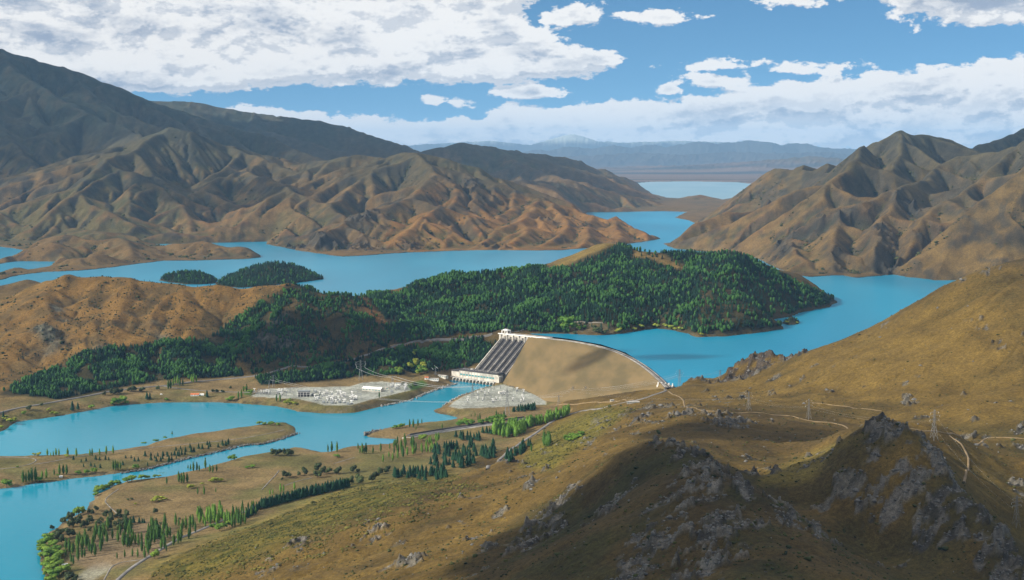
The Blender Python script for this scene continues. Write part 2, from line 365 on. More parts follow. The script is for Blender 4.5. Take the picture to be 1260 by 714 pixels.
# brown hill left
ridge([(-250,395,3800),(-100,385,3750),(0,372,3720),(30,358,3700),(62,345,3700),(81,339,3700),(101,341,3700),(124,339,3700),(161,342,3690),(178,346,3680),(218,350,3650),(242,352,3640),(269,351,3630),(302,355,3620),(336,350,3600),(356,349,3600),(373,353,3600)], 0.5, 22, (150, 2, 20), 61)
ridge([(62,345,3700),(55,362,3560),(60,385,3420),(52,410,3290),(40,440,3200)], 0.42, 14, (90, 2, 20), 62)
ridge([(165,343,3690),(158,362,3560),(145,385,3420),(134,402,3320),(120,430,3200)], 0.42, 14, (90, 2, 20), 63)
ridge([(222,350,3650),(228,372,3500),(215,400,3370),(205,420,3260)], 0.42, 14, (90, 2, 20), 64)
ridge([(0,372,3720),(-20,400,3500),(-40,440,3300)], 0.4, 16, (110, 1, 20), 65)
ridge([(20,352,4350),(34,344,4320),(52,349,4300)], 0.25, 12, (80, 1, 90), 66)
# forest hill left of the dam
ridge([(356,349,3600),(373,355,3580),(400,362,3540),(430,364,3540),(450,366,3570),(490,366,3680)], 0.45, 16, (110, 1, 20), 67)
ridge([(373,355,3580),(368,368,3480),(345,390,3380),(320,412,3290),(300,436,3210)], 0.48, 12, (90, 1, 20), 68)
ridge([(440,365,3550),(446,385,3450),(470,408,3350)], 0.42, 14, (100, 1, 20), 69)
ridge([(484,366,3670),(505,374,3660),(530,381,3630),(560,387,3580),(585,396,3480),(605,403,3390),(625,407,3310),(645,409.5,3280)], 0.34, 12, None, 83)
# forest peninsula
ridge([(480,370,3700),(504,360,3740),(531,347,3800),(564,339,3850),(600,336,3900),(622,334,3920),(655,332,3920),(690,329,3940),(720,314,3980),(751,299,4000),(770,304,4000),(787,308,3980),(815,312,3950),(840,311,3930),(874,312,3900),(907,312,3880),(924,319,3900),(954,338,3920),(985,354,3960),(1015,368,4000)], 0.36, 18, (130, 2, 90), 70)
ridge([(751,297,4050),(733,302,4150),(706,317,4200),(690,327,4200)], 0.4, 16, None, 71)
ridge([(655,329,3920),(650,350,3750),(640,375,3600),(610,395,3450)], 0.32, 18, (130, 1, 80), 72)
ridge([(564,336,3850),(555,365,3700),(545,385,3550),(540,405,3420)], 0.34, 18, (120, 1, 60), 73)
ridge([(787,309,3980),(780,340,3750),(790,370,3560),(800,390,3450)], 0.30, 18, (120, 1, 93), 74)
ridge([(907,311,3880),(895,340,3680),(890,370,3520),(880,400,3390)], 0.36, 16, (110, 2, 93), 75)
ridge([(954,336,3920),(955,360,3760),(960,380,3620)], 0.36, 16, (100, 1, 93), 76)
# small brown hills at the strait
ridge([(820,299.5,6500),(840,295,6500),(855,297,6450),(870,292,6450),(885,288,6300),(905,293,6100)], 0.35, 14, (120, 1, 95), 77)
# rocky knob above the dam
ridge([(905,452,2560),(925,438,2560),(940,431,2560),(958,434,2555),(970,442,2550)], 0.75, 5, (22, 1, 95), 78)
ridge([(850,466,2560),(860,462,2560),(872,466,2560)], 0.5, 5, None, 79)
# far plain and far ranges
ridge([(560,190,45000),(610,186,44000),(640,187,46000),(655,183,46000),(680,185,45500),(700,178,46000),(725,181,46000),(756,177,46000),(780,180,46000),(800,177,46500),(822,180,46000),(840,177,45000),(863,172,45000),(882,177,45000),(905,173,45500),(941,172.5,45000),(965,177,45000),(985,175,45500),(1008,181,44000),(1100,182,44000),(1300,180,44000),(1500,178,44000)], 0.3, 90, (1700, 2, 150), 80)
ridge([(700,192,40000),(740,190,39000),(790,187,40000),(840,190,39000),(900,186,40000),(960,188,39000),(1020,186,40000)], 0.2, 90, (1500, 2, 150), 87)
ridge([(500,178,60000),(600,172,60000),(660,178,60000),(690,169,60000),(702,164,60000),(712,170,60000),(760,174,60000),(840,172,60000),(950,176,60000)], 0.3, 120, (2600, 1, 150), 81)
ridge([(740,206,32000),(800,204,33000),(880,202,33000),(950,196,32000),(1000,192,32000)], 0.08, 80, (1800, 1, 150), 82)

H = smax(base, cone, 10.0)
H = H + np.where(H > 24, 1, 0) * (1 - sst(2400, 2900, GY)) * np.clip((H - 24) / 50, 0, 1) * fbm(GX + 0.4 * GY, GY * 0.6, 190, 4, 168) * 5.5
# ------------------------------------------------------------------ rain carves gullies: stream-power erosion on square grids
FLOW = np.zeros(GX.shape)
def bil(A, x0, y0, d, X, Y):
    fx = np.clip((X - x0) / d, 0, A.shape[1] - 1.001); fy = np.clip((Y - y0) / d, 0, A.shape[0] - 1.001)
    i = fy.astype(int); j = fx.astype(int); fx = fx - j; fy = fy - i
    return (A[i, j] * (1 - fx) + A[i, j + 1] * fx) * (1 - fy) + (A[i + 1, j] * (1 - fx) + A[i + 1, j + 1] * fx) * fy
def heights0(Xs, Ys):
    i = np.clip(np.searchsorted(RR, Ys.ravel()) - 1, 0, NR - 2).reshape(Xs.shape); t = Xs / Ys; j = np.clip(np.searchsorted(TA, t.ravel()) - 1, 0, NC - 2).reshape(Xs.shape)
    fy = (Ys - RR[i]) / (RR[i + 1] - RR[i]); fx = np.clip((t - TA[j]) / (TA[j + 1] - TA[j]), 0, 1)
    return (H[i, j] * (1 - fx) + H[i, j + 1] * fx) * (1 - fy) + (H[i + 1, j] * (1 - fx) + H[i + 1, j + 1] * fx) * fy
def erode(x0, x1, y0, y1, d, Kdt, iters, level, rough, rs, diff=0.10, fade_m=150.0, seed=0):
    global H, FLOW
    xs = np.arange(x0, x1, d); ys = np.arange(y0, y1, d); X, Y = np.meshgrid(xs, ys); Z0 = heights0(X, Y); ny, nx = Z0.shape; n = nx * ny
    Z = Z0 + fbm(X, Y, rs, 4, 500 + seed) * rough * np.clip((Z0 - level) / 30, 0, 1)
    sh = [(-1, -1), (-1, 0), (-1, 1), (0, -1), (0, 1), (1, -1), (1, 0), (1, 1)]; dl = [d * math.hypot(a, b) for a, b in sh]
    idn = np.arange(n).reshape(ny, nx)
    for it in range(iters):
        best = np.zeros(Z.shape); rec = idn.copy(); dist = np.full(Z.shape, d * 1.0); low = np.full(Z.shape, 1e9)
        for (a, b), L_ in zip(sh, dl):
            sy, sx = slice(max(0, -a), ny - max(0, a)), slice(max(0, -b), nx - max(0, b)); ty, tx = slice(max(0, a), ny - max(0, -a)), slice(max(0, b), nx - max(0, -b))
            s = (Z[sy, sx] - Z[ty, tx]) / L_; m = s > best[sy, sx]
            best[sy, sx][m] = s[m]; rec[sy, sx][m] = idn[ty, tx][m]; dist[sy, sx][m] = L_; low[sy, sx] = np.minimum(low[sy, sx], Z[ty, tx])
        order = np.argsort(-Z, axis=None); r = rec.ravel().tolist(); A = [d * d] * n
        for k in order.tolist():
            q = r[k]
            if q != k: A[q] += A[k]
        Aa = np.array(A).reshape(ny, nx)
        F_ = (Kdt / iters * np.sqrt(Aa) / dist).ravel().tolist(); z = Z.ravel().tolist(); Zl = Z.ravel()
        for k in order[::-1].tolist():
            q = r[k]
            if q != k and z[k] > level:
                f = F_[k]; z[k] = (z[k] + f * z[q]) / (1 + f)
        Zn = np.array(z).reshape(ny, nx); pit = (rec == idn); Zn[pit] = np.minimum(low[pit], Zn[pit] + 4.0)
        lap = np.zeros_like(Zn); lap[1:-1, 1:-1] = Zn[2:, 1:-1] + Zn[:-2, 1:-1] + Zn[1:-1, 2:] + Zn[1:-1, :-2] - 4 * Zn[1:-1, 1:-1]
        Z = np.where(Z > level, Zn + diff * lap, Z)
    D = Z - Z0
    m = (GX > x0) & (GX < x1 - d) & (GY > y0) & (GY < y1 - d); x, y = GX[m], GY[m]
    w = np.clip(np.minimum(np.minimum(x - x0, x1 - x), np.minimum(y - y0, y1 - y)) / fade_m, 0, 1)
    H[m] += bil(D, x0, y0, d, x, y) * w; FLOW[m] = np.maximum(FLOW[m], bil(np.log10(Aa / (d * d)), x0, y0, d, x, y) * w)
erode(-5000, 4800, 4700, 12600, 15.0, 0.62, 10, LAKE + 1, 12.0, 120, .035, 200, 1)
erode(-1750, 1500, 2850, 4700, 7.0, 0.20, 8, 22, 4.5, 60, .04, 80, 2)
erode(-560, 1250, 560, 2700, 5.0, 0.12, 7, 24, 2.4, 40, .05, 60, 3)
print('eroded')
# ------------------------------------------------------------------ shores
lake_sd = np.full(GX.shape, -3000.0)
m = (GY > 2300) & (GY < 17000)
lake_sd[m] = sdist(GX[m], GY[m], lake_poly)
for hp in lake_holes:
    mm = near_mask(GX, GY, hp, 400)
    lake_sd[mm] = np.minimum(lake_sd[mm], -sdist(GX[mm], GY[mm], hp))
for fp in far_lakes:
    mm = near_mask(GX, GY, fp, 3000)
    lake_sd[mm] = np.maximum(lake_sd[mm], sdist(GX[mm], GY[mm], fp))
jit = fbm(GX, GY, 70, 3, 40) * 7 * sst(2600, 3400, GY) * (1 + 2.0 * sst(9000, 14000, GY))
lsd = lake_sd + jit
up = np.zeros(GX.shape)       # 1 where the land belongs to the upper lake's shores
rim = [(-9000, 3720)] + [P(*p)[:2] for p in [(-250,395,3800),(0,372,3720),(81,339,3700),(178,346,3680),(269,351,3630),(373,355,3590),(430,364,3550),(490,366,3680),(505,373,3670),(530,380.5,3640),(560,386.5,3590),(585,395.5,3490),(605,402.5,3400),(625,406.5,3320),(645,409,3290)]]
rim += [L(*p)[:2] for p in [(655,411.5),(700,417),(740,424),(770,434),(800,453),(822,473),(835,478)]] + [P(*p)[:2] for p in [(845,476,2560),(880,470,2560),(905,466,2560),(1000,432,2480),(1136,370,2450),(1233,331,2400),(1500,250,2250)]] + [(9000, 2200), (60000, 2200), (60000, 70000), (-60000, 70000), (-60000, 3720)]
um = (GY > 2150) & (GY < 4600)
up[GY >= 4600] = 1
up[um] = inside(GX[um], GY[um], rim)
land_up = (up > 0.5)
# a low shelf so that land beyond the rim never sinks below the lake
shelf = LAKE + 1.5 + np.clip(-lsd * 0.06, 0, 12) + sst(17000, 45000, GY) * 45 + fbm(GX, GY, 2500, 3, 77) * 5 * sst(16000, 22000, GY)
H = np.where(land_up & (lsd < 0), smax(H, shelf, 6.0), H)
H = np.where(land_up, smin(H, LAKE - lsd * 0.78 + 1.5, 8.0), H)
H = np.where(land_up & (lsd < -4), np.maximum(H, LAKE + 0.8), H)
H = np.where(land_up & (lsd > 0), np.minimum(H, LAKE - 0.5 - np.minimum(lsd * 0.3, 30)), H)

river_sd = np.full(GX.shape, -3000.0)
m = (GY > 900) & (GY < 3700)
river_sd[m] = sdist(GX[m], GY[m], river_poly)
mm = near_mask(GX, GY, spit_poly, 300) & m
river_sd[mm] = np.minimum(river_sd[mm], -sdist(GX[mm], GY[mm], spit_poly))
rsd = river_sd + fbm(GX, GY, 40, 3, 44) * 3.5
lowm = (~land_up) & (rsd > -700)
bank = np.where(rsd < 0, np.minimum(-rsd * 0.28, 60 + 0 * rsd) + 0.3, -rsd * 0.2 - 0.4)
bank = np.where(-rsd * 0.28 > 6, 6 + (-rsd - 21) * 0.12 + (rsd / 45) ** 2 * 6, bank)
mspit = np.zeros(GX.shape, bool); mspit[mm] = inside(GX[mm], GY[mm], spit_poly)
H = np.where(lowm, np.minimum(H, np.maximum(bank, -12)), H)
H = np.where((~land_up) & (rsd < -2) & (GY > 1400), np.maximum(H, np.minimum(0.6 + (-rsd) * 0.12, 5.0)), H)
H = np.where(mspit & (rsd < 0), np.minimum(H, 3.8), H)
# ------------------------------------------------------------------ relief detail
def pxl(X, Y, Z):
    """where the surveyed picture shows these points (for masks of ground cover only)"""
    f = Y * CT - (Z - HC) * ST; u = X; v = Y * ST + (Z - HC) * CT
    return 630 + F * u / f, 357 - F * v / f
land = (lsd < 0) | (~land_up)
hgt = np.clip(H - LAKE, 0, None)
mtn = sst(3500, 4700, GY)
far = sst(9000, 16000, GY)
d1 = ridged(WX, WY, 330, 4, 60) - 0.9
d2 = fbm(GX, GY, 120, 4, 62)
amp = mtn * np.clip(hgt / 160.0, 0.0, 1.0)
H = H + amp * (d1 * (3 + 16 * far) + d2 * 1.2)
hillE = (1 - mtn) * sst(2750, 3050, GY) * np.clip((H - 25) / 60, 0, 1)
H = H + hillE * ((ridged(GX, GY, 170, 4, 64) - 0.9) * 1.5 + fbm(GX, GY, 45, 3, 66) * .8)
nearhill = (1 - sst(2400, 2900, GY)) * np.clip((H - 24) / 50, 0, 1)
roll = fbm(GX + 0.4 * GY, GY * 0.6, 190, 4, 68) * 2.5
H = H + nearhill * roll
# rock outcrops: a mask first, then steep broken relief where it is set
def blob(pts, w):
    """pts in (px, py, Y); soft mask along the line they make"""
    q = [P(*p) for p in pts]
    xs = [p[0] for p in q]; ys = [p[1] for p in q]; m = (GX > min(xs) - 3 * w) & (GX < max(xs) + 3 * w) & (GY > min(ys) - 3 * w) & (GY < max(ys) + 3 * w)
    out = np.zeros(GX.shape); out[m] = np.exp(-(seg_dist(GX[m], GY[m], q, len(q) < 2) / w) ** 2); return out
rocky = np.zeros(GX.shape)
def rk(a, pts, w):
    global rocky
    if len(pts) == 1: pts = pts + [(pts[0][0] + 1, pts[0][1], pts[0][2])]
    rocky = np.maximum(rocky, a * blob(pts, w))
rk(1.0, [(1095,520,1300),(1065,530,1310),(1035,546,1315)], 34)
rk(1.0, [(1095,530,1290),(1110,580,1225),(1130,620,1180),(1160,650,1150)], 30)
rk(0.95, [(1060,590,1225),(1085,620,1205),(1110,650,1175)], 22)
rk(0.9, [(1130,545,1270),(1170,600,1190),(1215,650,1130),(1260,720,1040)], 30)
rk(0.8, [(1000,560,1325),(960,578,1340),(935,588,1355)], 16)
rk(1.6, [(905,456,2540),(925,444,2540),(940,438,2540),(965,444,2535)], 52)
rk(0.8, [(850,466,2560),(866,464,2560)], 20)
rk(0.85, [(875,512,1895),(905,520,1880),(880,535,1800)], 36)
rk(0.8, [(845,505,1930),(820,517,1900)], 18)
rk(0.9, [(830,545,1290),(850,556,1215),(880,578,1150),(930,610,1080),(990,655,1000)], 26)
rk(0.8, [(700,610,1370),(680,640,1280),(650,665,1200)], 34)
rk(0.9, [(860,600,1110),(820,640,1030),(780,690,950)], 36)
rk(0.9, [(900,640,1010),(860,690,930),(840,730,880)], 36)
rk(0.9, [(760,600,1190),(740,620,1150)], 22)
rk(0.7, [(455,640,1540),(470,648,1500),(440,655,1500)], 20)
rk(0.8, [(365,680,1560),(375,690,1520)], 16); rk(0.8, [(325,700,1520),(330,712,1480)], 18)
rk(0.7, [(610,568,1895),(640,567,1850),(672,575,1730)], 15)
rk(0.8, [(770,525,1900),(790,512,1980)], 20)
rk(0.8, [(985,455,2330),(975,465,2300)], 12); rk(0.6, [(1200,400,2250),(1230,430,2120)], 26)
rk(0.9, [(67,371,3500),(70,378,3470)], 16); rk(0.9, [(50,405,3330),(62,415,3290),(66,432,3230),(50,440,3200)], 28); rk(0.7, [(75,392,3400)], 16)
rk(0.8, [(190,395,3380),(200,412,3300)], 18); rk(0.8, [(125,432,3200),(132,440,3180)], 22)
rk(0.9, [(345,384,3390),(335,400,3330),(318,418,3260)], 22); rk(0.8, [(350,420,3270),(350,435,3230)], 25)
rk(1.0, [(1104,232,5780),(1112,245,5700),(1120,255,5600)], 70); rk(0.9, [(1060,248,5600),(1035,262,5560),(1000,274,5600),(975,282,5650)], 70)
rk(1.0, [(1085,276,5300),(1095,300,5150),(1090,325,5010)], 60); rk(1.0, [(1128,280,5230)], 40); rk(0.9,[(1030,300,5200),(1032,325,5020)], 40)
rk(0.8, [(955,285,5700),(965,297,5400)], 50); rk(0.8, [(950,235,6900),(960,250,6600)], 90)
rk(0.9, [(345,295,6380),(390,285,6250),(430,290,6250),(445,303,6180)], 90); rk(0.9, [(455,262,6700),(430,272,6550)], 70); rk(0.8, [(520,290,6300),(500,300,6180)], 60)
rk(0.8, [(600,290,6350),(615,297,6270)], 40); rk(0.8, [(590,240,7300),(570,225,7500)], 110); rk(0.8,[(672,265,7000)], 70)
steepn = fbm(GX, GY, 60, 3, 71)
nb = (1 - sst(3500, 5000, GY))
rn = np.where(GY < 2800, ridged(GX * 0.8 + GY * 0.55, GY * 0.8 - GX * 0.55, 34, 4, 73), ridged(GX, GY, 90, 4, 75))
strata = fbm((GX * 0.86 + GY * 0.5), (GY * 0.86 - GX * 0.5) * 3.2, 60, 4, 78)
rocky = np.where(GY < 2800, sst(0.44, 0.66, rocky * (0.60 + 0.95 * strata + 0.75 * fbm(GX, GY, 13, 3, 87))), np.clip(rocky * (1.1 + 0.9 * fbm(GX, GY, 110, 3, 79)), 0, 1))
# loose crops sprinkled over the near hills
spr = fbm(GX, GY, 42, 3, 81); spr2 = fbm(GX, GY, 260, 2, 82)
darkhill = sst(760, 700, GX * 0 + 1) * 0
loose = sst(0.74, 0.86, spr + spr2 * 0.6) * nearhill * 0.7
rocky = np.maximum(rocky, loose * sst(60, 130, H))
rocky *= land
H = H + rocky * np.where(GY < 2800, (rn - 0.35) * 7.5 + fbm(GX, GY, 9, 3, 83) * 1.8, (rn - 0.4) * (9 + 12 * mtn))
knob = near_mask(GX, GY, [P(905,452,2560), P(970,440,2560)], 60)
H = H + np.where(nearhill > 0, fbm(GX, GY, 14, 3, 85) * 0.55, 0) * nearhill
H = np.where(land_up & (lsd < -3), np.maximum(H, LAKE + 0.6), H)

# ------------------------------------------------------------------ level ground for the works
def height_at(x, y):
    i = np.clip(np.searchsorted(RR, y) - 1, 0, NR - 2); t = x / max(y, 1); j = np.clip(np.searchsorted(TA, t) - 1, 0, NC - 2)
    fy = (y - RR[i]) / (RR[i + 1] - RR[i]); fx = (t - TA[j]) / (TA[j + 1] - TA[j])
    return float((H[i, j] * (1 - fx) + H[i, j + 1] * fx) * (1 - fy) + (H[i + 1, j] * (1 - fx) + H[i + 1, j + 1] * fx) * fy)
def heights(xs, ys):
    xs = np.asarray(xs, float); ys = np.asarray(ys, float)
    i = np.clip(np.searchsorted(RR, ys) - 1, 0, NR - 2); t = xs / np.maximum(ys, 1); j = np.clip(np.searchsorted(TA, t) - 1, 0, NC - 2)
    fy = (ys - RR[i]) / (RR[i + 1] - RR[i]); fx = (t - TA[j]) / (TA[j + 1] - TA[j])
    return (H[i, j] * (1 - fx) + H[i, j + 1] * fx) * (1 - fy) + (H[i + 1, j] * (1 - fx) + H[i + 1, j + 1] * fx) * fy
def flatten(pts, z, soft=25, cut=0.0):
    global H
    m = near_mask(GX, GY, pts, soft + 5)
    d = -sdist(GX[m], GY[m], pts); w = 1 - sst(0, soft, d)
    H[m] = H[m] * (1 - w) + (z - cut) * w
def hit(px, py, y0=400.0, y1=60000.0):
    """first point of the land on a sight line"""
    d = ray(px, py); ys = RR[(RR > y0) & (RR < y1)]; s = ys / d[1]
    hz = heights(d[0] * s, ys); rz = HC + d[2] * s
    k = np.where(hz > rz)[0]
    if len(k) == 0: return None
    k = max(k[0], 1); a = rz[k-1] - hz[k-1]; b = rz[k] - hz[k]; f = a / (a - b + 1e-9)
    y = ys[k-1] + (ys[k] - ys[k-1]) * f
    return (d[0] * y / d[1], y, height_at(d[0] * y / d[1], y))
# ------------------------------------------------------------------ scene helpers
COL = bpy.context.scene.collection
def nt_new(name):
    m = bpy.data.materials.new(name); m.use_nodes = True
    return m, m.node_tree, m.node_tree.nodes['Principled BSDF']
def mat(name, col, rough=0.8, metal=0.0, var=0.15, scale=0.3, spec=0.3, objvar=0.0, col2=None, bump=0.0):
    m, nt, b = nt_new(name)
    n = nt.nodes.new('ShaderNodeTexNoise'); n.inputs['Scale'].default_value = scale; n.inputs['Detail'].default_value = 4
    g = nt.nodes.new('ShaderNodeNewGeometry'); nt.links.new(g.outputs['Position'], n.inputs['Vector'])
    mx = nt.nodes.new('ShaderNodeMix'); mx.data_type = 'RGBA'
    c2 = col2 or tuple(c * (1 - 2.2 * var) for c in col)
    mx.inputs[6].default_value = (*[max(c, 0) for c in c2], 1); mx.inputs[7].default_value = (*[min(c * (1 + var), .95) for c in col], 1)
    r = nt.nodes.new('ShaderNodeMapRange'); r.inputs[1].default_value = 0.36; r.inputs[2].default_value = 0.64
    nt.links.new(n.outputs[0], r.inputs[0])
    fac = r.outputs[0]
    if objvar:
        oi = nt.nodes.new('ShaderNodeObjectInfo'); a = nt.nodes.new('ShaderNodeMath'); a.operation = 'MULTIPLY_ADD'
        a.inputs[1].default_value = objvar; nt.links.new(oi.outputs['Random'], a.inputs[0])
        s = nt.nodes.new('ShaderNodeMath'); s.operation = 'MULTIPLY'; s.inputs[1].default_value = 1 - objvar
        nt.links.new(r.outputs[0], s.inputs[0]); nt.links.new(s.outputs[0], a.inputs[2]); fac = a.outputs[0]
    nt.links.new(fac, mx.inputs[0]); nt.links.new(mx.outputs[2], b.inputs['Base Color'])
    b.inputs['Roughness'].default_value = rough; b.inputs['Metallic'].default_value = metal; b.inputs['Specular IOR Level'].default_value = spec
    if bump:
        bp = nt.nodes.new('ShaderNodeBump'); bp.inputs['Strength'].default_value = bump; bp.inputs['Distance'].default_value = 1.0
        nt.links.new(n.outputs[0], bp.inputs['Height']); nt.links.new(bp.outputs[0], b.inputs['Normal'])
    return m

M = dict(
 conifer=mat('conifer_needles', (0.013, 0.038, 0.018), 0.9, var=0.3, scale=0.12, spec=0.1, objvar=0.6, col2=(0.008, 0.030, 0.016)),
 spruce=mat('wood_needles', (0.011, 0.031, 0.016), 0.9, var=0.3, scale=0.014, spec=0.1, col2=(0.004, 0.013, 0.009)),
 larch=mat('green_leaf_wood', (0.034, 0.085, 0.018), 0.9, var=0.3, scale=0.03, spec=0.1, col2=(0.011, 0.038, 0.013)),
 poplar=mat('poplar_leaves', (0.060, 0.115, 0.018), 0.85, var=0.3, scale=0.2, spec=0.15, objvar=0.7, col2=(0.024, 0.070, 0.016)),
 palepop=mat('pale_poplar_leaves', (0.10, 0.185, 0.026), 0.85, var=0.3, scale=0.2, spec=0.15, objvar=0.6, col2=(0.07, 0.15, 0.02)),
 willow=mat('willow_leaves', (0.11, 0.165, 0.020), 0.85, var=0.3, scale=0.2, spec=0.15, objvar=0.7, col2=(0.05, 0.13, 0.02)),
 yellow=mat('yellow_willow_leaves', (0.16, 0.17, 0.022), 0.85, var=0.3, scale=0.2, spec=0.15, objvar=0.6, col2=(0.20, 0.24, 0.03)),
 darktree=mat('dark_leaves', (0.055, 0.072, 0.028), 0.9, var=0.3, scale=0.2, spec=0.1, objvar=0.7, col2=(0.02, 0.03, 0.015)),
 scrub=mat('scrub_leaves', (0.050, 0.055, 0.018), 0.9, var=0.3, scale=0.05, spec=0.1, col2=(0.016, 0.022, 0.010)),
 bark=mat('bark', (0.09, 0.065, 0.045), 0.9, scale=1.0),
 rock=mat('grey_rock', (0.12, 0.115, 0.105), 0.9, var=0.3, scale=0.25, bump=0.6, col2=(0.07, 0.068, 0.065)),
 conc=mat('concrete', (0.52, 0.49, 0.43), 0.85, scale=0.08, var=0.14),
 concd=mat('weathered_concrete', (0.34, 0.32, 0.29), 0.9, scale=0.06, var=0.2),
 dark=mat('dark_roofing', (0.055, 0.052, 0.055), 0.8, scale=0.1),
 asph=mat('asphalt', (0.085, 0.085, 0.09), 0.9, scale=0.1, var=0.2),
 palerd=mat('pale_chip_seal', (0.16, 0.152, 0.145), 0.9, scale=0.06, var=0.15),
 dirt=mat('dirt_track', (0.20, 0.145, 0.08), 0.95, scale=0.08, var=0.15),
 gravel=mat('gravel', (0.18, 0.165, 0.14), 0.95, scale=0.09, var=0.22, bump=0.3),
 steel=mat('galvanised_steel', (0.24, 0.25, 0.26), 0.5, 0.35, scale=0.5),
 pipe=mat('pipe_paint', (0.24, 0.225, 0.20), 0.6, scale=0.1, var=0.2),
 white=mat('white_paint', (0.80, 0.79, 0.76), 0.6, scale=0.3, var=0.06),
 glass=mat('blue_green_glass', (0.10, 0.26, 0.27), 0.25, scale=0.3, spec=0.6),
 orange=mat('orange_roof_tin', (0.55, 0.17, 0.07), 0.6, scale=0.3),
 wire=mat('aluminium_wire', (0.55, 0.56, 0.56), 0.45, 0.5, scale=0.3),
 porc=mat('pale_porcelain', (0.85, 0.83, 0.81), 0.5, scale=0.5),
 tank=mat('grey_transformer_paint', (0.22, 0.24, 0.25), 0.6, scale=0.5),
 riprap=mat('riprap', (0.30, 0.29, 0.27), 0.95, scale=0.3, var=0.3, bump=0.5),
)

# grass and bare earth: base colour is mapped ground cover in a mesh attribute, broken up by fine noise
def ground_mat():
    m, nt, b = nt_new('tussock_ground')
    N = nt.nodes.new; lk = nt.links.new
    a = N('ShaderNodeAttribute'); a.attribute_name = 'cover'
    g = N('ShaderNodeNewGeometry')
    def nz(sc, det, rg=0.6):
        n = N('ShaderNodeTexNoise'); n.inputs['Scale'].default_value = sc; n.inputs['Detail'].default_value = det; n.inputs['Roughness'].default_value = rg
        lk(g.outputs['Position'], n.inputs['Vector']); return n.outputs[0]
    n1 = nz(0.018, 7, 0.66); n2 = nz(0.22, 6, 0.75)
    def rng_(src, lo, hi, a0=0.33, a1=0.67):
        r = N('ShaderNodeMapRange'); r.inputs[1].default_value = a0; r.inputs[2].default_value = a1; r.inputs[3].default_value = lo; r.inputs[4].default_value = hi
        lk(src, r.inputs[0]); return r.outputs[0]
    n3 = nz(0.9, 3, 0.7); mu0 = N('ShaderNodeMath'); mu0.operation = 'MULTIPLY'; lk(rng_(n2, 0.55, 1.45), mu0.inputs[0]); lk(rng_(n3, 0.66, 1.32), mu0.inputs[1])
    mu = N('ShaderNodeMath'); mu.operation = 'MULTIPLY'; lk(rng_(n1, 0.70, 1.28), mu.inputs[0]); lk(mu0.outputs[0], mu.inputs[1])
    sc_ = N('ShaderNodeVectorMath'); sc_.operation = 'SCALE'; lk(a.outputs['Color'], sc_.inputs[0]); lk(mu.outputs[0], sc_.inputs[3])
    lk(sc_.outputs[0], b.inputs['Base Color'])
    b.inputs['Roughness'].default_value = 0.95; b.inputs['Specular IOR Level'].default_value = 0.08
    bp = N('ShaderNodeBump'); bp.inputs['Strength'].default_value = 0.75; bp.inputs['Distance'].default_value = 3.5
    lk(n1, bp.inputs['Height']); bp2 = N('ShaderNodeBump'); bp2.inputs['Strength'].default_value = 0.6; bp2.inputs['Distance'].default_value = 0.8
    lk(n2, bp2.inputs['Height']); lk(bp.outputs[0], bp2.inputs['Normal']); lk(bp2.outputs[0], b.inputs['Normal'])
    return m
def water_mat(name, col, col2, rough=0.28):
    m, nt, b = nt_new(name); N = nt.nodes.new; lk = nt.links.new
    g = N('ShaderNodeNewGeometry')
    mp = N('ShaderNodeMapping'); mp.inputs['Scale'].default_value = (0.0022, 0.0007, 1); lk(g.outputs['Position'], mp.inputs[0])
    n = N('ShaderNodeTexNoise'); n.inputs['Scale'].default_value = 1; n.inputs['Detail'].default_value = 3; lk(mp.outputs[0], n.inputs['Vector'])
    r = N('ShaderNodeMapRange'); r.inputs[1].default_value = 0.35; r.inputs[2].default_value = 0.65; lk(n.outputs[0], r.inputs[0])
    mx = N('ShaderNodeMix'); mx.data_type = 'RGBA'; mx.inputs[6].default_value = (*col, 1); mx.inputs[7].default_value = (*col2, 1)
    lk(r.outputs[0], mx.inputs[0]); lk(mx.outputs[2], b.inputs['Base Color'])
    n2 = N('ShaderNodeTexNoise'); n2.inputs['Scale'].default_value = 0.09; n2.inputs['Detail'].default_value = 6; lk(g.outputs['Position'], n2.inputs['Vector'])
    bp = N('ShaderNodeBump'); bp.inputs['Strength'].default_value = 0.5; bp.inputs['Distance'].default_value = 0.9; lk(n2.outputs[0], bp.inputs['Height']); lk(bp.outputs[0], b.inputs['Normal'])
    b.inputs['Roughness'].default_value = rough; b.inputs['IOR'].default_value = 1.33; b.inputs['Specular IOR Level'].default_value = 0.18
    return m
M['lake'] = water_mat('glacial_lake_water', (0.003, 0.155, 0.265), (0.008, 0.212, 0.345))
M['river'] = water_mat('glacial_river_water', (0.005, 0.170, 0.260), (0.013, 0.220, 0.322), 0.16)

M['farwater'] = water_mat('pale_shallow_water', (0.16, 0.28, 0.33), (0.22, 0.32, 0.36), 0.3)
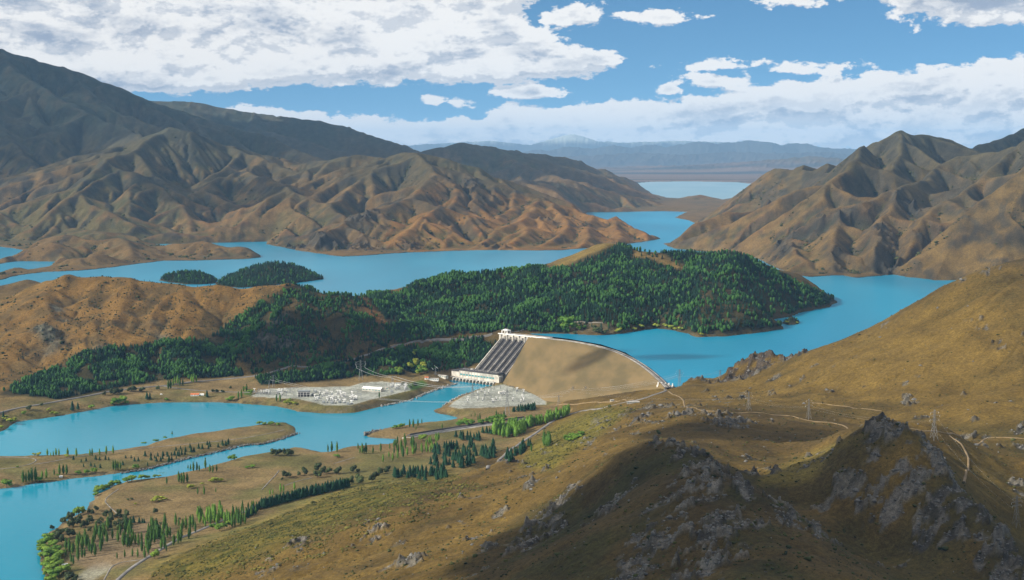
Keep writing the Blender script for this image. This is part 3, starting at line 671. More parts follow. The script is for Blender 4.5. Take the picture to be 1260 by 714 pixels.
# ------------------------------------------------------------------ mesh building
class MB:
    def __init__(s): s.v = []; s.f = []
    def add(s, v, f):
        o = len(s.v); s.v += [tuple(p) for p in v]; s.f += [tuple(i + o for i in q) for q in f]
    def box(s, c, sx, sy, sz, rz=0.0, z0=None):
        """box of size sx,sy,sz standing on c (z = bottom)"""
        ca, sa = math.cos(rz), math.sin(rz); v = []
        for dz in (0, sz):
            for dx, dy in ((-.5, -.5), (.5, -.5), (.5, .5), (-.5, .5)):
                x, y = dx * sx, dy * sy; v.append((c[0] + x * ca - y * sa, c[1] + x * sa + y * ca, c[2] + dz))
        s.add(v, [(3, 2, 1, 0), (4, 5, 6, 7), (0, 1, 5, 4), (1, 2, 6, 5), (2, 3, 7, 6), (3, 0, 4, 7)])
    def bar(s, a, b, w=0.3, n=4, w2=None):
        a = Vector(a); b = Vector(b); d = (b - a)
        if d.length < 1e-6: return
        q = d.to_track_quat('Z', 'Y'); w2 = w if w2 is None else w2; v = []
        for p, ww in ((a, w), (b, w2)):
            for k in range(n):
                t = 2 * math.pi * (k + .5) / n; v.append(p + q @ Vector((math.cos(t) * ww / 2, math.sin(t) * ww / 2, 0)))
        s.add(v, [tuple(range(n))[::-1], tuple(range(n, 2 * n))] + [(k, (k + 1) % n, n + (k + 1) % n, n + k) for k in range(n)])
    def prism(s, pts, z0, z1):
        n = len(pts); v = [(p[0], p[1], z0) for p in pts] + [(p[0], p[1], z1) for p in pts]
        s.add(v, [tuple(range(n))[::-1], tuple(range(n, 2 * n))] + [(k, (k + 1) % n, n + (k + 1) % n, n + k) for k in range(n)])
    def obj(s, name, m, parent=None, loc=None, smooth=False):
        me = bpy.data.meshes.new(name); me.from_pydata(s.v, [], s.f); me.update()
        if smooth: me.polygons.foreach_set('use_smooth', [True] * len(me.polygons))
        me.materials.append(m); o = bpy.data.objects.new(name, me); COL.objects.link(o)
        if parent: o.parent = parent
        if loc: o.location = loc
        return o
def npobj(name, v, tris, m, parent=None, smooth=False):
    me = bpy.data.meshes.new(name); v = np.asarray(v, np.float32); f = np.asarray(tris, np.int32); k = f.shape[1]
    me.vertices.add(len(v)); me.vertices.foreach_set('co', v.ravel()); me.loops.add(f.size); me.loops.foreach_set('vertex_index', f.ravel())
    me.polygons.add(len(f)); me.polygons.foreach_set('loop_start', np.arange(0, f.size, k, dtype=np.int32)); me.update(calc_edges=True)
    if smooth: me.polygons.foreach_set('use_smooth', np.ones(len(f), bool))
    me.materials.append(m); o = bpy.data.objects.new(name, me); COL.objects.link(o)
    if parent: o.parent = parent
    return o
def tag(o, label=None, cat=None, group=None, kind=None):
    if label: o['label'] = label
    if cat: o['category'] = cat
    if group: o['group'] = group
    if kind: o['kind'] = kind
    return o
def empty(name, loc, rz=0.0):
    o = bpy.data.objects.new(name, None); COL.objects.link(o); o.location = loc; o.rotation_euler = (0, 0, rz); o.empty_display_size = 1; return o
def copy_tree(src, loc, rz=0.0, scale=None):
    r = src.copy(); COL.objects.link(r); r.location = loc; r.rotation_euler = (0, 0, rz)
    if scale: r.scale = scale
    for ch in list(src.children):
        c = ch.copy(); COL.objects.link(c); c.parent = r
        for g in list(ch.children):
            d = g.copy(); COL.objects.link(d); d.parent = c
    return r
# ------------------------------------------------------------------ the dam and the power station
CREST = 97.5
stn = [((652,414.3),(618,472.5,11)),((660,415),(627,474.5,12)),((672,416.5),(640,478,12)),((690,418.5),(656,484,13)),((710,421),(672,493,15)),((735,426),(700,492.5,31)),
       ((757,432),(725,489.5,45)),((775,440),(750,486,57)),((790,449),(772,482.5,69)),((803,459),(790,479.5,79)),((814,469),(806,477.5,88)),((822,477),(819,479,94))]
cr = [Vector(G(*a, CREST)) for a, b in stn]; toe = [Vector(G(*b)) for a, b in stn]
def dense(pl, n):
    out = []
    for a, b in zip(pl, pl[1:]):
        for k in range(n): out.append(a.lerp(b, k / n))
    return out + [pl[-1]]
def smooth_pl(pl, it=3):
    for _ in range(it): pl = [pl[0]] + [(pl[i - 1] + pl[i] * 2 + pl[i + 1]) / 4 for i in range(1, len(pl) - 1)] + [pl[-1]]
    return pl
crd = smooth_pl(dense(cr, 5), 6); toed = smooth_pl(dense(toe, 5), 6)
nor = []
for i in range(len(crd)):
    t = (crd[min(i + 1, len(crd) - 1)] - crd[max(i - 1, 0)]).normalized(); nor.append(Vector((-t.y, t.x, 0)))   # towards the lake
# keep the natural ground under the fill
foot = [(p.x, p.y) for p in toed] + [(c.x + n.x * 30, c.y + n.y * 30) for c, n in reversed(list(zip(crd, nor)))]
mfoot = near_mask(GX, GY, foot, 10)
sdf = sdist(GX[mfoot], GY[mfoot], foot)
toez = np.interp(GX[mfoot], [p.x for p in toed], [p.z for p in toed])
H[mfoot] = np.where(sdf > 0, np.minimum(H[mfoot], toez - np.minimum(sdf * 0.5, 12)), H[mfoot])

dam = empty('earth_dam', (0, 0, 0)); tag(dam, 'wide earth embankment dam with a brown grassy face and curved crest', 'dam')
K = 26
vs = []; fs = []
for i, (c, t, n) in enumerate(zip(crd, toed, nor)):
    e = c - n * 6
    for k in range(K + 1):
        f = k / K; p = e.lerp(t, f); sag = math.sin(f * math.pi) * 3.0 * (1 - i / len(crd))
        w = fbm(np.array([p.x]), np.array([p.y]), 60, 3, 91)[0] * 1.1 * math.sin(f * math.pi)
        vs.append((p.x, p.y, p.z - sag * 0.4 + w - (4 if k == K else 0)))
for i in range(len(crd) - 1):
    for k in range(K): a = i * (K + 1) + k; fs.append((a, a + 1, a + K + 2, a + K + 1))
M['damface'] = mat('dry_grass_fill', (0.150, 0.108, 0.052), 0.95, var=0.12, scale=0.03, spec=0.08, col2=(0.112, 0.088, 0.044), bump=0.3)
nt = M['damface'].node_tree
for nd in nt.nodes:
    if nd.type == 'TEX_NOISE':
        mp = nt.nodes.new('ShaderNodeMapping'); mp.inputs['Rotation'].default_value = (0, 0, 0.5); mp.inputs['Scale'].default_value = (1.0, 0.35, 0.6)
        g = [q for q in nt.nodes if q.type == 'NEW_GEOMETRY'][0]; nt.links.new(g.outputs['Position'], mp.inputs[0]); nt.links.new(mp.outputs[0], nd.inputs['Vector'])
npobj('downstream_face', vs, fs, M['damface'], dam, True)
vs = []; fs = []
for c, n in zip(crd, nor):
    a = c + n * 6; b = c + n * 34; vs += [(a.x, a.y, CREST - 0.2), (b.x, b.y, 78.0)]
for i in range(len(crd) - 1): a = 2 * i; fs.append((a, a + 2, a + 3, a + 1))
npobj('upstream_face', vs, fs, M['riprap'], dam)
def strip(name, pl, offs, m, parent, z=0.0, thick=0.0):
    vs = []; fs = []
    for i, c in enumerate(pl):
        t = (pl[min(i + 1, len(pl) - 1)] - pl[max(i - 1, 0)]).normalized(); n = Vector((-t.y, t.x, 0)).normalized()
        for o in offs: p = c + n * o; vs.append((p.x, p.y, c.z + z))
        if thick:
            for o in offs: p = c + n * o; vs.append((p.x, p.y, c.z + z - thick))
    w = len(offs) * (2 if thick else 1); k = len(offs)
    for i in range(len(pl) - 1):
        a = i * w; b = a + w
        for j in range(k - 1): fs.append((a + j, b + j, b + j + 1, a + j + 1))
        if thick: fs += [(a, a + k, b + k, b), (a + k - 1, b + k - 1, b + 2 * k - 1, a + 2 * k - 1)]
    return npobj(name, vs, fs, m, parent)
strip('crest_shoulder', crd, [-6.2, 6.2], M['asph'], dam, 0.0, 1.2)
strip('crest_road', crd, [-3.6, 3.6], M['palerd'], dam, 0.12, 0.1)
for o_ in (-4.9, 4.6): strip('parapet', crd, [o_ - 0.18, o_ + 0.18], M['concd'], dam, 1.0, 1.0)

# power station ------------------------------------------------------------
A0 = Vector((-127, 3187, 8)); AL = Vector((0.8, -0.6, 0)); NN = Vector((0.6, 0.8, 0))      # along the front, and uphill
RZ = math.atan2(-0.6, 0.8)
def PS(s, n, z=0): q = A0 + AL * s + NN * n; return (q.x, q.y, z)
flatten([PS(-70, -4)[:2], PS(128, -4)[:2], PS(128, 34)[:2], PS(-70, 34)[:2]], 7.6, 18)
fr_ = [PS(-16, -3)[:2], PS(118, -3)[:2], PS(112, -40)[:2], PS(-30, -40)[:2]]; m_ = near_mask(GX, GY, fr_, 5); H[m_] = np.where(sdist(GX[m_], GY[m_], fr_) > 0, np.minimum(H[m_], -3), H[m_])
m_ = near_mask(GX, GY, [PS(0,20)[:2], PS(126,20)[:2], PS(126,190)[:2], PS(0,190)[:2]], 5)
ds = (GX[m_] - A0.x) * AL.x + (GY[m_] - A0.y) * AL.y; dn = (GX[m_] - A0.x) * NN.x + (GY[m_] - A0.y) * NN.y
slab = np.interp(dn, [20, 30, 146, 175], [7, 12, 80, 92])
H[m_] = np.where((ds > 8) & (ds < 128) & (dn > 20) & (dn < 175), np.minimum(H[m_], slab), H[m_])
ps = empty('power_station', PS(0, 0, 8)); tag(ps, 'long pale power station with a dark flat roof at the foot of the penstocks', 'power station')
def psobj(mb, name, m, par=None):
    mb.v = [(x - A0.x, y - A0.y, z - 8) for x, y, z in mb.v]; return mb.obj(name, m, par or ps)
def ctr(s0, s1, n0, n1, z): return PS((s0 + s1) / 2, (n0 + n1) / 2, z)
def pbox(mb, s0, s1, n0, n1, z0, z1): mb.box(ctr(s0, s1, n0, n1, z0), s1 - s0, n1 - n0, z1 - z0, RZ)
w = MB(); pbox(w, 0, 118, 0, 20, 8, 25); pbox(w, -26, -0.02, 3, 20, 8, 21); pbox(w, 110, 124, -5, 12, 4, 21.5); wall = psobj(w, 'wall', M['conc'])
w = MB(); pbox(w, -1.5, 119.5, -1.5, 23, 25.02, 28.2); pbox(w, -28, -1.6, 2, 22, 21.02, 22.6); pbox(w, 6, 114, 22.98, 33, 18, 23); psobj(w, 'roof', M['dark'])
w = MB()
for k in range(14): pbox(w, 8 + k * 7.6, 10 + k * 7.6, 4, 16, 27.2, 28.6)
pbox(w, 30, 36, 6, 12, 27.2, 31); pbox(w, 80, 84, 6, 12, 27.2, 30.5); psobj(w, 'roof_vent', M['concd'])
for k in range(12):
    w = MB(); pbox(w, 3.0 + k * 8.9, 9.6 + k * 8.9, -0.28, 0.1, 13.6, 17.6); psobj(w, 'window', M['glass'])
w = MB()
for k in range(13): pbox(w, 1.2 + k * 8.9, 2.2 + k * 8.9, -0.6, 0.2, 8.5, 24.5)
psobj(w, 'pilaster', M['conc'])
w = MB(); pbox(w, -12, 112, -9, 0, 7.0, 8.2); psobj(w, 'draft_tube_deck', M['conc'])
w = MB(); pbox(w, -12, 112, -2.2, -0.2, -6, 6.98); psobj(w, 'draft_tube_opening', M['dark'])
for k in range(13):
    w = MB(); pbox(w, -12 + k * 10.2, -9.4 + k * 10.2, -11, -2.3, -6, 6.98); pbox(w, -11.4 + k * 10.2, -10 + k * 10.2, -13, -11.02, -6, 4.5); psobj(w, 'pier', M['conc'])
w = MB(); pbox(w, -45, 118, -9, -8.6, 8.2, 9.3); psobj(w, 'railing', M['steel'])

# penstocks: each one a steel pipe cased in concrete rings, on a dark slope
slope = MB()
s0, s1 = 14, 122
v = [PS(s0, 31, 12), PS(s1, 31, 12), PS(s1, 150, 86), PS(s0, 150, 86), PS(s0, 31, -4), PS(s1, 31, -4), PS(s1, 150, 60), PS(s0, 150, 60)]
slope.add(v, [(0, 1, 2, 3), (0, 3, 7, 4), (1, 5, 6, 2), (0, 4, 5, 1), (3, 2, 6, 7)])
pen_bed = slope.obj('penstock_slope', M['dark']); tag(pen_bed, 'dark paved slope that carries the row of penstock pipes', 'concrete slope')
pen0 = empty('penstock', PS(22, 30, 16)); b0 = Vector(PS(22, 30, 16)); dirp = Vector(PS(22, 150, 91)) - b0
w = MB(); w.bar((0, 0, 0), dirp, 3.5, 14); po = w.obj('pipe', M['pipe'], pen0, smooth=True)
for k in range(9): w = MB(); q = dirp * ((k + .5) / 9); w.bar(q - dirp.normalized() * .5, q + dirp.normalized() * .5, 4.6, 14); w.obj('ring', M['concd'], pen0)
q = Vector((NN.x, NN.y, 0))
w = MB(); w.box((dirp.x - q.x, dirp.y - q.y, dirp.z - 6), 8, 7, 8.5, RZ); w.obj('anchor_block', M['concd'], pen0)
w = MB(); w.box((q.x * 2, q.y * 2, -6), 8, 8, 9, RZ); w.obj('anchor_block', M['concd'], pen0)
pens = ['leftmost penstock pipe beside the forest slope', 'second penstock pipe from the left down the slope', 'third penstock pipe from the left down the slope',
        'third penstock pipe from the right down the slope', 'second penstock pipe from the right down the slope', 'rightmost penstock pipe beside the grassy dam face']
for k in range(6):
    o = pen0 if k == 0 else copy_tree(pen0, PS(22 + k * 18.2, 30, 16))
    tag(o, pens[k], 'penstock', 'penstock pipes running down to the power station')
w = MB(); w.add([PS(s0 - 2, 30, 14), PS(s0, 30, 14), PS(s0, 152, 91), PS(s0 - 2, 152, 91), PS(s0 - 2, 30, 6), PS(s0, 30, 6), PS(s0, 152, 70), PS(s0 - 2, 152, 70)], [(0,1,2,3),(0,3,7,4),(1,5,6,2),(0,4,5,1)])
tag(w.obj('retaining_wall', M['conc']), 'pale sloping concrete wall along the forest side of the penstocks', 'wall')
# intake
it = empty('intake_structure', PS(60, 160, 80)); tag(it, 'white concrete intake block at the top of the penstocks', 'intake')
def itobj(mb, name, m): mb.v = [(x - PS(60,160)[0], y - PS(60,160)[1], z - 80) for x, y, z in mb.v]; return mb.obj(name, m, it)
w = MB(); pbox(w, 6, 150, 150, 176, 70, 97.3); itobj(w, 'wall', M['conc'])
w = MB(); pbox(w, 4, 152, 149, 177, 97.32, 98.2); itobj(w, 'deck', M['concd'])
w = MB(); pbox(w, 4, 152, 148.3, 148.9, 97.4, 99.4); itobj(w, 'parapet', M['white'])
for k in range(7): w = MB(); pbox(w, 12 + k * 18.2, 15 + k * 18.2, 146, 149.98, 78, 97.2); itobj(w, 'buttress', M['conc'])
gc = empty('gantry_crane', PS(16, 166, 98.2)); tag(gc, 'white gantry crane house standing on the intake deck', 'crane')
g0 = PS(16, 166, 98.2)
def gobj(mb, name, m): mb.v = [(x - g0[0], y - g0[1], z - g0[2]) for x, y, z in mb.v]; return mb.obj(name, m, gc)
for a_, b_ in ((8, 160), (24, 160), (8, 172), (24, 172)):
    w = MB(); pbox(w, a_ - 1, a_ + 1, b_ - 1, b_ + 1, 98.2, 104); gobj(w, 'leg', M['white'])
w = MB(); pbox(w, 6.5, 25.5, 158.5, 173.5, 104, 106); pbox(w, 11, 21, 162, 170, 106, 108); gobj(w, 'bridge', M['white'])
w = MB(); pbox(w, 7, 25, 158.2, 158.48, 104.5, 105.5); gobj(w, 'hoist_rail', M['dark'])
# spillway gates at the right end of the crest
sp0 = Vector(G(819, 481, 84)); spw = empty('spillway_gates', sp0); tag(spw, 'small white spillway gate structure at the right end of the crest road', 'spillway')
w = MB(); w.box((0, 4, 8), 34, 8, 2.2, -0.5); w.obj('bridge_deck', M['conc'], spw)
for k in range(5):
    w = MB(); x = -15 + k * 7.5; w.box((x * math.cos(-.5), x * math.sin(-.5) + 2, -6), 2.0, 12, 15.9, -0.5); w.box((x * math.cos(-.5), x * math.sin(-.5) + 4, 10.2), 1.6, 3, 5, -0.5); w.obj('pier', M['white'], spw)
for k in range(4):
    w = MB(); x = -11.2 + k * 7.5; w.box((x * math.cos(-.5), x * math.sin(-.5) + 3, -6), 5.2, 0.8, 13.5, -0.5); w.obj('gate', M['tank'], spw)

# ------------------------------------------------------------------ yards
yard1 = [G(*p, 12)[:2] for p in [(308,488),(318,482),(332,478.5),(367,477),(431,475.5),(446,471),(470,469.5),(500,473),(506,480),(480,486.5),(458,491.5),(431,499),(401,499),(367,491),(334,489.5)]]
yard2 = [G(*p, 12)[:2] for p in [(552,500),(560,493),(571,487),(588,480),(603,475.5),(619,473),(641,479.5),(660,486),(672,492),(672,497.5),(648,499),(598,501.5),(564,502.5)]]
yard2 = yard2
flatten(yard1, 12, 30); flatten(yard2, 11.5, 22)
# ------------------------------------------------------------------ ground cover map (albedo), then the land meshes
PX, PY = pxl(GX, GY, H)
def col(c): return np.array(c, float)[None, None, :]
def mixc(a, b, t): return a * (1 - t[..., None]) + b * t[..., None]
n_a = fbm(GX, GY, 420, 4, 100); n_b = fbm(GX, GY, 90, 4, 104); n_c = fbm(GX, GY, 1500, 3, 108)
gold, tan, brown, olive, greyb = col((0.36,0.225,0.085)), col((0.30,0.21,0.11)), col((0.19,0.125,0.065)), col((0.145,0.13,0.055)), col((0.17,0.145,0.105))
# slope measures
dzx = np.gradient(H, axis=1) / np.maximum(np.gradient(GX, axis=1), 0.1); dzy = np.gradient(H, axis=0) / np.maximum(np.gradient(GY, axis=0), 0.1)
slope_ = np.hypot(dzx, dzy)
def blur(a, n):
    c = a.copy()
    for _ in range(n):
        c = (np.roll(c, 1, 0) + np.roll(c, -1, 0) + 2 * c) / 4; c = (np.roll(c, 1, 1) + np.roll(c, -1, 1) + 2 * c) / 4
    return c
gul = sst(1.2, 2.6, FLOW)
hollow = 0.55 * gul + 0.7 * np.clip((blur(H, 14) - H) / (2.0 + GY * 0.0012), -1, 1)       # gullies grow greener, spurs drier
cv = mixc(np.broadcast_to(gold, H.shape + (3,)) + 0, brown, sst(-0.5, 0.9, n_a + 0.6 * n_b))
cv = mixc(cv, olive, sst(0.1, 0.8, n_c * 0.8 + hollow * 0.5 + n_b * 0.4) * 0.55)
# mountains
mt_ = sst(4600, 5600, GY) * land_up
mc = mixc(np.broadcast_to(col((0.30,0.185,0.085)), H.shape + (3,)) + 0, col((0.165,0.125,0.07)), sst(-0.6, 0.5, n_a * 0.8 + n_b * 0.5 + (H - 260) / 420))
mc = mixc(mc, col((0.115,0.125,0.06)), sst(0.0, 0.9, hollow * 0.8 + n_c + n_b * 0.5) * 0.6)
mc = mixc(mc, col((0.33,0.17,0.075)), sst(0.1, 0.9, -hollow + n_b * 0.7) * sst(480, 160, H) * 0.7)
mc = mixc(mc, col((0.085,0.095,0.05)), gul * 0.45)
cv = mixc(cv, mc, mt_)
hiM = sst(430, 800, H) * mt_; mc2 = mixc(np.broadcast_to(col((0.095,0.115,0.10)), H.shape + (3,)) + 0, col((0.15,0.14,0.11)), sst(-.3, .6, n_b + n_a)); cv = mixc(cv, mc2, hiM * .85)
# plains at the lake head
pl = sst(16500, 19000, GY) * (H < 330)
pc = mixc(np.broadcast_to(col((0.36,0.24,0.20)), H.shape + (3,)) + 0, col((0.12,0.11,0.11)), sst(-0.1, 0.3, fbm(GX / 6, GY, 1300, 4, 120)))
cv = mixc(cv, pc, pl)
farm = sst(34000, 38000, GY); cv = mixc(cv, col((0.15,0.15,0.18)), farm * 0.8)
snow = (GY > 52000) * sst(900, 1150, H + n_b * 100); cv = mixc(cv, col((0.85,0.87,0.9)), snow)
# near zones
def zone(pts, soft=4.0):
    m = near_mask(PX, PY, pts, soft * 2) & (GY < 4700); w = np.zeros(H.shape); w[m] = 1 - sst(-soft, soft, -sdist(PX[m], PY[m], pts)); return w
valley = (~land_up) * sst(30, 16, H) * (GY > 1350)
vc = mixc(np.broadcast_to(col((0.33,0.225,0.115)), H.shape + (3,)) + 0, col((0.21,0.18,0.075)), sst(-0.3, 0.6, n_a + n_b * 0.7))
cv = mixc(cv, vc, np.clip(valley, 0, 1))
yel = zone([(640,575),(655,545),(690,520),(740,500),(770,505),(745,530),(700,560),(680,578)], 8)
cv = mixc(cv, col((0.40,0.33,0.085)), yel * 0.8)
yel2 = zone([(180,700),(260,665),(330,640),(420,600),(470,592),(560,585),(480,620),(400,650),(280,700),(230,714)], 14)
cv = mixc(cv, mixc(col((0.36,0.28,0.07)) + 0 * cv, col((0.12,0.15,0.035)), sst(-0.1, 0.5, fbm(GX, GY, 22, 3, 130))), yel2 * 0.8)
hill_shade = zone([(540,714),(640,640),(760,560),(800,538),(860,560),(1010,664),(1100,714)], 14)  # cloud shade on the near hill, painted in as darker brown and olive cover
cv = mixc(cv, mixc(col((0.17,0.115,0.06)) + 0 * cv, col((0.10,0.095,0.04)), sst(-0.2, 0.5, n_b)), hill_shade * 0.75)
edge = zone([(930,596),(945,580),(990,560),(1060,535),(1020,560),(1000,590),(970,598)], 6); cv = mixc(cv, col((0.42,0.31,0.11)), edge * 0.8)
bighill = zone([(840,480),(1000,435),(1100,395),(1200,333),(1262,332),(1262,525),(1100,520),(1000,515),(900,500)], 10)
cv = mixc(cv, mixc(col((0.40,0.25,0.085)) + 0 * cv, col((0.23,0.155,0.06)), sst(-0.5, 0.6, n_a + n_b * 0.5 + hollow * 0.4)), bighill * 0.8)
hE = zone([(0,372),(80,336),(180,342),(300,350),(373,345),(300,400),(200,425),(100,440),(30,470),(0,480)], 6)
cv = mixc(cv, mixc(col((0.42,0.235,0.085)) + 0 * cv, col((0.25,0.165,0.08)), sst(-0.3, 0.6, n_b + hollow)), hE * 0.85)
yh = zone([(676,330),(700,312),(735,296),(755,290),(760,302),(735,310),(700,325)], 3); cv = mixc(cv, col((0.46,0.31,0.11)), yh)
# forest floors
wood_zones = dict(
 pen=[(484,366),(504,353),(531,340),(564,333),(622,328),(679,331),(700,326),(728,312),(752,303),(775,300),(840,306),(907,308),(960,338),(1034,372),(1022,380),(984,388),(945,392),(968,406),(925,412),(890,416),(840,411),(806,405),(780,409),(740,408),(700,410),(640,406),(600,402),(560,392),(520,386),(490,380)],
 mid=[(440,360),(490,362),(500,380),(560,390),(600,402),(622,408),(560,413),(520,420),(490,423),(470,400)],
 hill=[(373,352),(440,360),(470,400),(490,423),(434,440),(372,452),(308,461),(290,440),(310,415),(345,385)],
 left=[(373,350),(345,385),(310,415),(290,440),(300,463),(200,468),(130,480),(60,494),(0,508),(0,484),(30,468),(60,458),(110,432),(200,421),(252,419),(302,386),(350,352)],
 strip=[(314,465),(372,455),(434,443),(497,427),(560,418),(618,414),(590,447),(566,455),(500,461),(440,464),(380,470),(320,474)])
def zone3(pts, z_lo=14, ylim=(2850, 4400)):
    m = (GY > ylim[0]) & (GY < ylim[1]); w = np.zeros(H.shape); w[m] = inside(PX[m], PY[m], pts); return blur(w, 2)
fl = np.zeros(H.shape)
for k, p in wood_zones.items(): fl = np.maximum(fl, zone3(p) * (0.85 if k != 'hill' else 0.7))
cv = mixc(cv, mixc(col((0.055,0.058,0.03)) + 0 * cv, col((0.17,0.12,0.06)), sst(0.0, 0.6, n_b)), fl * ((H > 14) | land_up))
for z_, c_, a_ in (([(441,366),(449,364),(466,388),(478,398),(470,400),(452,388)], (0.40,0.20,0.09), .9), ([(778,304),(800,306),(845,330),(830,332),(800,318),(780,318)], (0.42,0.27,0.11), .9),
                   ([(695,398),(745,396),(760,410),(700,410)], (0.36,0.27,0.16), .8), ([(335,375),(345,372),(345,392),(330,395)], (0.36,0.22,0.1), .5), ([(540,448),(575,446),(570,456),(540,456)], (0.28,0.19,0.11), .8),
                   ([(800,412),(800,470),(770,440)], (0.3,0.28,0.25), 0)):
    cv = mixc(cv, col(c_), zone(z_, 3) * a_)
# islands in the lake
for hp in lake_holes:
    mm = near_mask(GX, GY, hp, 60); w = np.zeros(H.shape); w[mm] = inside(GX[mm], GY[mm], hp); cv = mixc(cv, col((0.05,0.06,0.03)), w * 0.9)
# irrigated lawn beside the station, camp ground, yards
cv = mixc(cv, col((0.10,0.20,0.045)), zone([(494,474),(520,468),(528,474),(510,480),(498,481)], 2)); cv = mixc(cv, col((0.12,0.20,0.05)), zone([(300,480),(310,480),(310,487),(300,486)], 2))
cv = mixc(cv, col((0.46,0.42,0.36)), zone([(92,712),(114,694),(133,691),(140,696),(128,706),(112,716)], 3) * 0.8)
cv = mixc(cv, col((0.36,0.25,0.17)), zone([(80,690),(120,660),(180,640),(215,650),(200,680),(160,695),(110,700)], 6) * 0.7)
for yd in (yard1, yard2):
    mm = near_mask(GX, GY, yd, 30); w = np.zeros(H.shape); w[mm] = 1 - sst(-3, 3, -sdist(GX[mm], GY[mm], yd)); cv = mixc(cv, mixc(col((0.29,0.285,0.28)) + 0 * cv, col((0.235,0.23,0.22)), sst(-0.4, 0.5, fbm(GX, GY, 14, 3, 133))), w)
# shore rims: bleached gravel and dark bank
sh = np.where(land_up, lsd, rsd); rim_ = (sh < 0) * sst(-9, -2, sh) * np.where(GY < 3600, 1, 0.6)
cv = mixc(cv, mixc(col((0.27,0.23,0.17)) + 0 * cv, col((0.12,0.095,0.06)), sst(-0.2, 0.3, n_b)), rim_ * 0.8)
gr = zone([(360,552),(481,546),(490,541),(505,545),(420,556)], 2) * 0.0
# rock
rc = mixc(np.broadcast_to(col((0.25,0.235,0.215)), H.shape + (3,)) + 0, col((0.10,0.095,0.088)), sst(-0.35, 0.4, fbm(GX, GY, 13, 3, 140) + 0.5 * n_b))
kn = near_mask(GX, GY, [P(905,452,2560), P(970,440,2560)], 60); rc = mixc(rc, col((0.10,0.078,0.06)), kn * 0.85)
rc = mixc(rc, mixc(col((0.10,0.092,0.085)) + 0 * cv, col((0.06,0.062,0.064)), sst(-.3, .3, n_b)), sst(3400, 4400, GY))
auto_rock = sst(0.85, 1.25, slope_ + n_b * 0.25) * land_up * (GY > 4500) * (GY < 9500) * 0.7
rk_far = sst(0.30, 0.62, 0.75 * (ridged(GX, GY, 240, 4, 611) - .9) + 0.9 * fbm(GX, GY, 520, 3, 613) + 0.35 * slope_) * (GY > 4700) * (GY < 9500) * land_up * sst(4, 25, H - LAKE) * 0.75
rmask = np.clip(np.maximum(np.maximum(rocky, auto_rock), rk_far), 0, 1); cv = mixc(cv, rc, rmask * (1 - 0.15 * (GY > 4500)))
# riprap walls of the river spit and bars
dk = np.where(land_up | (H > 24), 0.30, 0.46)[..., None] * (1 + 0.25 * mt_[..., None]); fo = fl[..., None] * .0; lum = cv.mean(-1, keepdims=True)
works_ = np.zeros(H.shape)
for yd in (yard1, yard2): mm = near_mask(GX, GY, yd, 10); works_[mm] = np.maximum(works_[mm], inside(GX[mm], GY[mm], yd))
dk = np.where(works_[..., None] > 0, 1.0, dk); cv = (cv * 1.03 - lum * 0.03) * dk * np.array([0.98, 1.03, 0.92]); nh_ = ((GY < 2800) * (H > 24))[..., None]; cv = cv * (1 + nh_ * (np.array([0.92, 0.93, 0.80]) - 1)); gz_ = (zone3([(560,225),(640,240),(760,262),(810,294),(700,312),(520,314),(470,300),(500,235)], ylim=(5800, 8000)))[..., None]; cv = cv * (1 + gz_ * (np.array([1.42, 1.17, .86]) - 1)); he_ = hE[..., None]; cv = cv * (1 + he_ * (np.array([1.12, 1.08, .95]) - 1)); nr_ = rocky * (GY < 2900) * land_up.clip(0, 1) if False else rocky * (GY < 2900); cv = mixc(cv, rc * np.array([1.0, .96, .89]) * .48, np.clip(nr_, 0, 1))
cv = np.clip(cv, 0.01, 0.9)

V = np.stack([GX, GY, H], -1).reshape(-1, 3).astype(np.float32)
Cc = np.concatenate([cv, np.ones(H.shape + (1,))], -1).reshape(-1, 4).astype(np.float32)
idx = np.arange(NR * NC).reshape(NR, NC)
F4 = np.stack([idx[:-1, :-1], idx[:-1, 1:], idx[1:, 1:], idx[1:, :-1]], -1).reshape(-1, 4)
cx = (GX[:-1, :-1] + GX[1:, 1:]).ravel() / 2; cyy = (GY[:-1, :-1] + GY[1:, 1:]).ravel() / 2
cz_ = H[:-1, :-1].ravel(); lu = land_up[:-1, :-1].ravel(); ppx = PX[:-1, :-1].ravel()
gm = ground_mat()
reg = np.zeros(len(F4), int)                       # 0 valley and near hills
reg[(cyy < 2900) & (~lu) & (cz_ > 26) & ~((cx < -100) & (cyy > 2200))] = 1
reg[lu & (cyy < 2900)] = 1
reg[(cyy >= 2900) & ((cz_ > 24) | lu)] = 2         # brown hill, forest hill, peninsula
reg[lu & (cyy > 4560)] = 3
reg[(reg == 3) & (ppx > 835) & (cyy < 12300)] = 4
reg[cyy > 16700] = 5
names = ['valley_floor', 'near_hills', 'lakeside_hills', 'mountains', 'mountains', 'plain']
nm = np.zeros(V.shape, np.float32)
# one shading normal field for all sheets, so that no seam shows
dx_ = GX[:, 1:2] - GX[:, 0:1]
tx = np.gradient(V.reshape(NR, NC, 3), axis=1); ty = np.gradient(V.reshape(NR, NC, 3), axis=0)
nn = np.cross(tx, ty); nn /= np.linalg.norm(nn, axis=-1, keepdims=True) + 1e-12; nn = nn.reshape(-1, 3).astype(np.float32)
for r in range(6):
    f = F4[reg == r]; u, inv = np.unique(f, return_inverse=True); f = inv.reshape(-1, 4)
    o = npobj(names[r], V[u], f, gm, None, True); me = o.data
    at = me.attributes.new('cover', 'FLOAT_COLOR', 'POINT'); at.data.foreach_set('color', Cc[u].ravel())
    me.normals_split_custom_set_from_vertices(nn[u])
    tag(o, kind='structure')
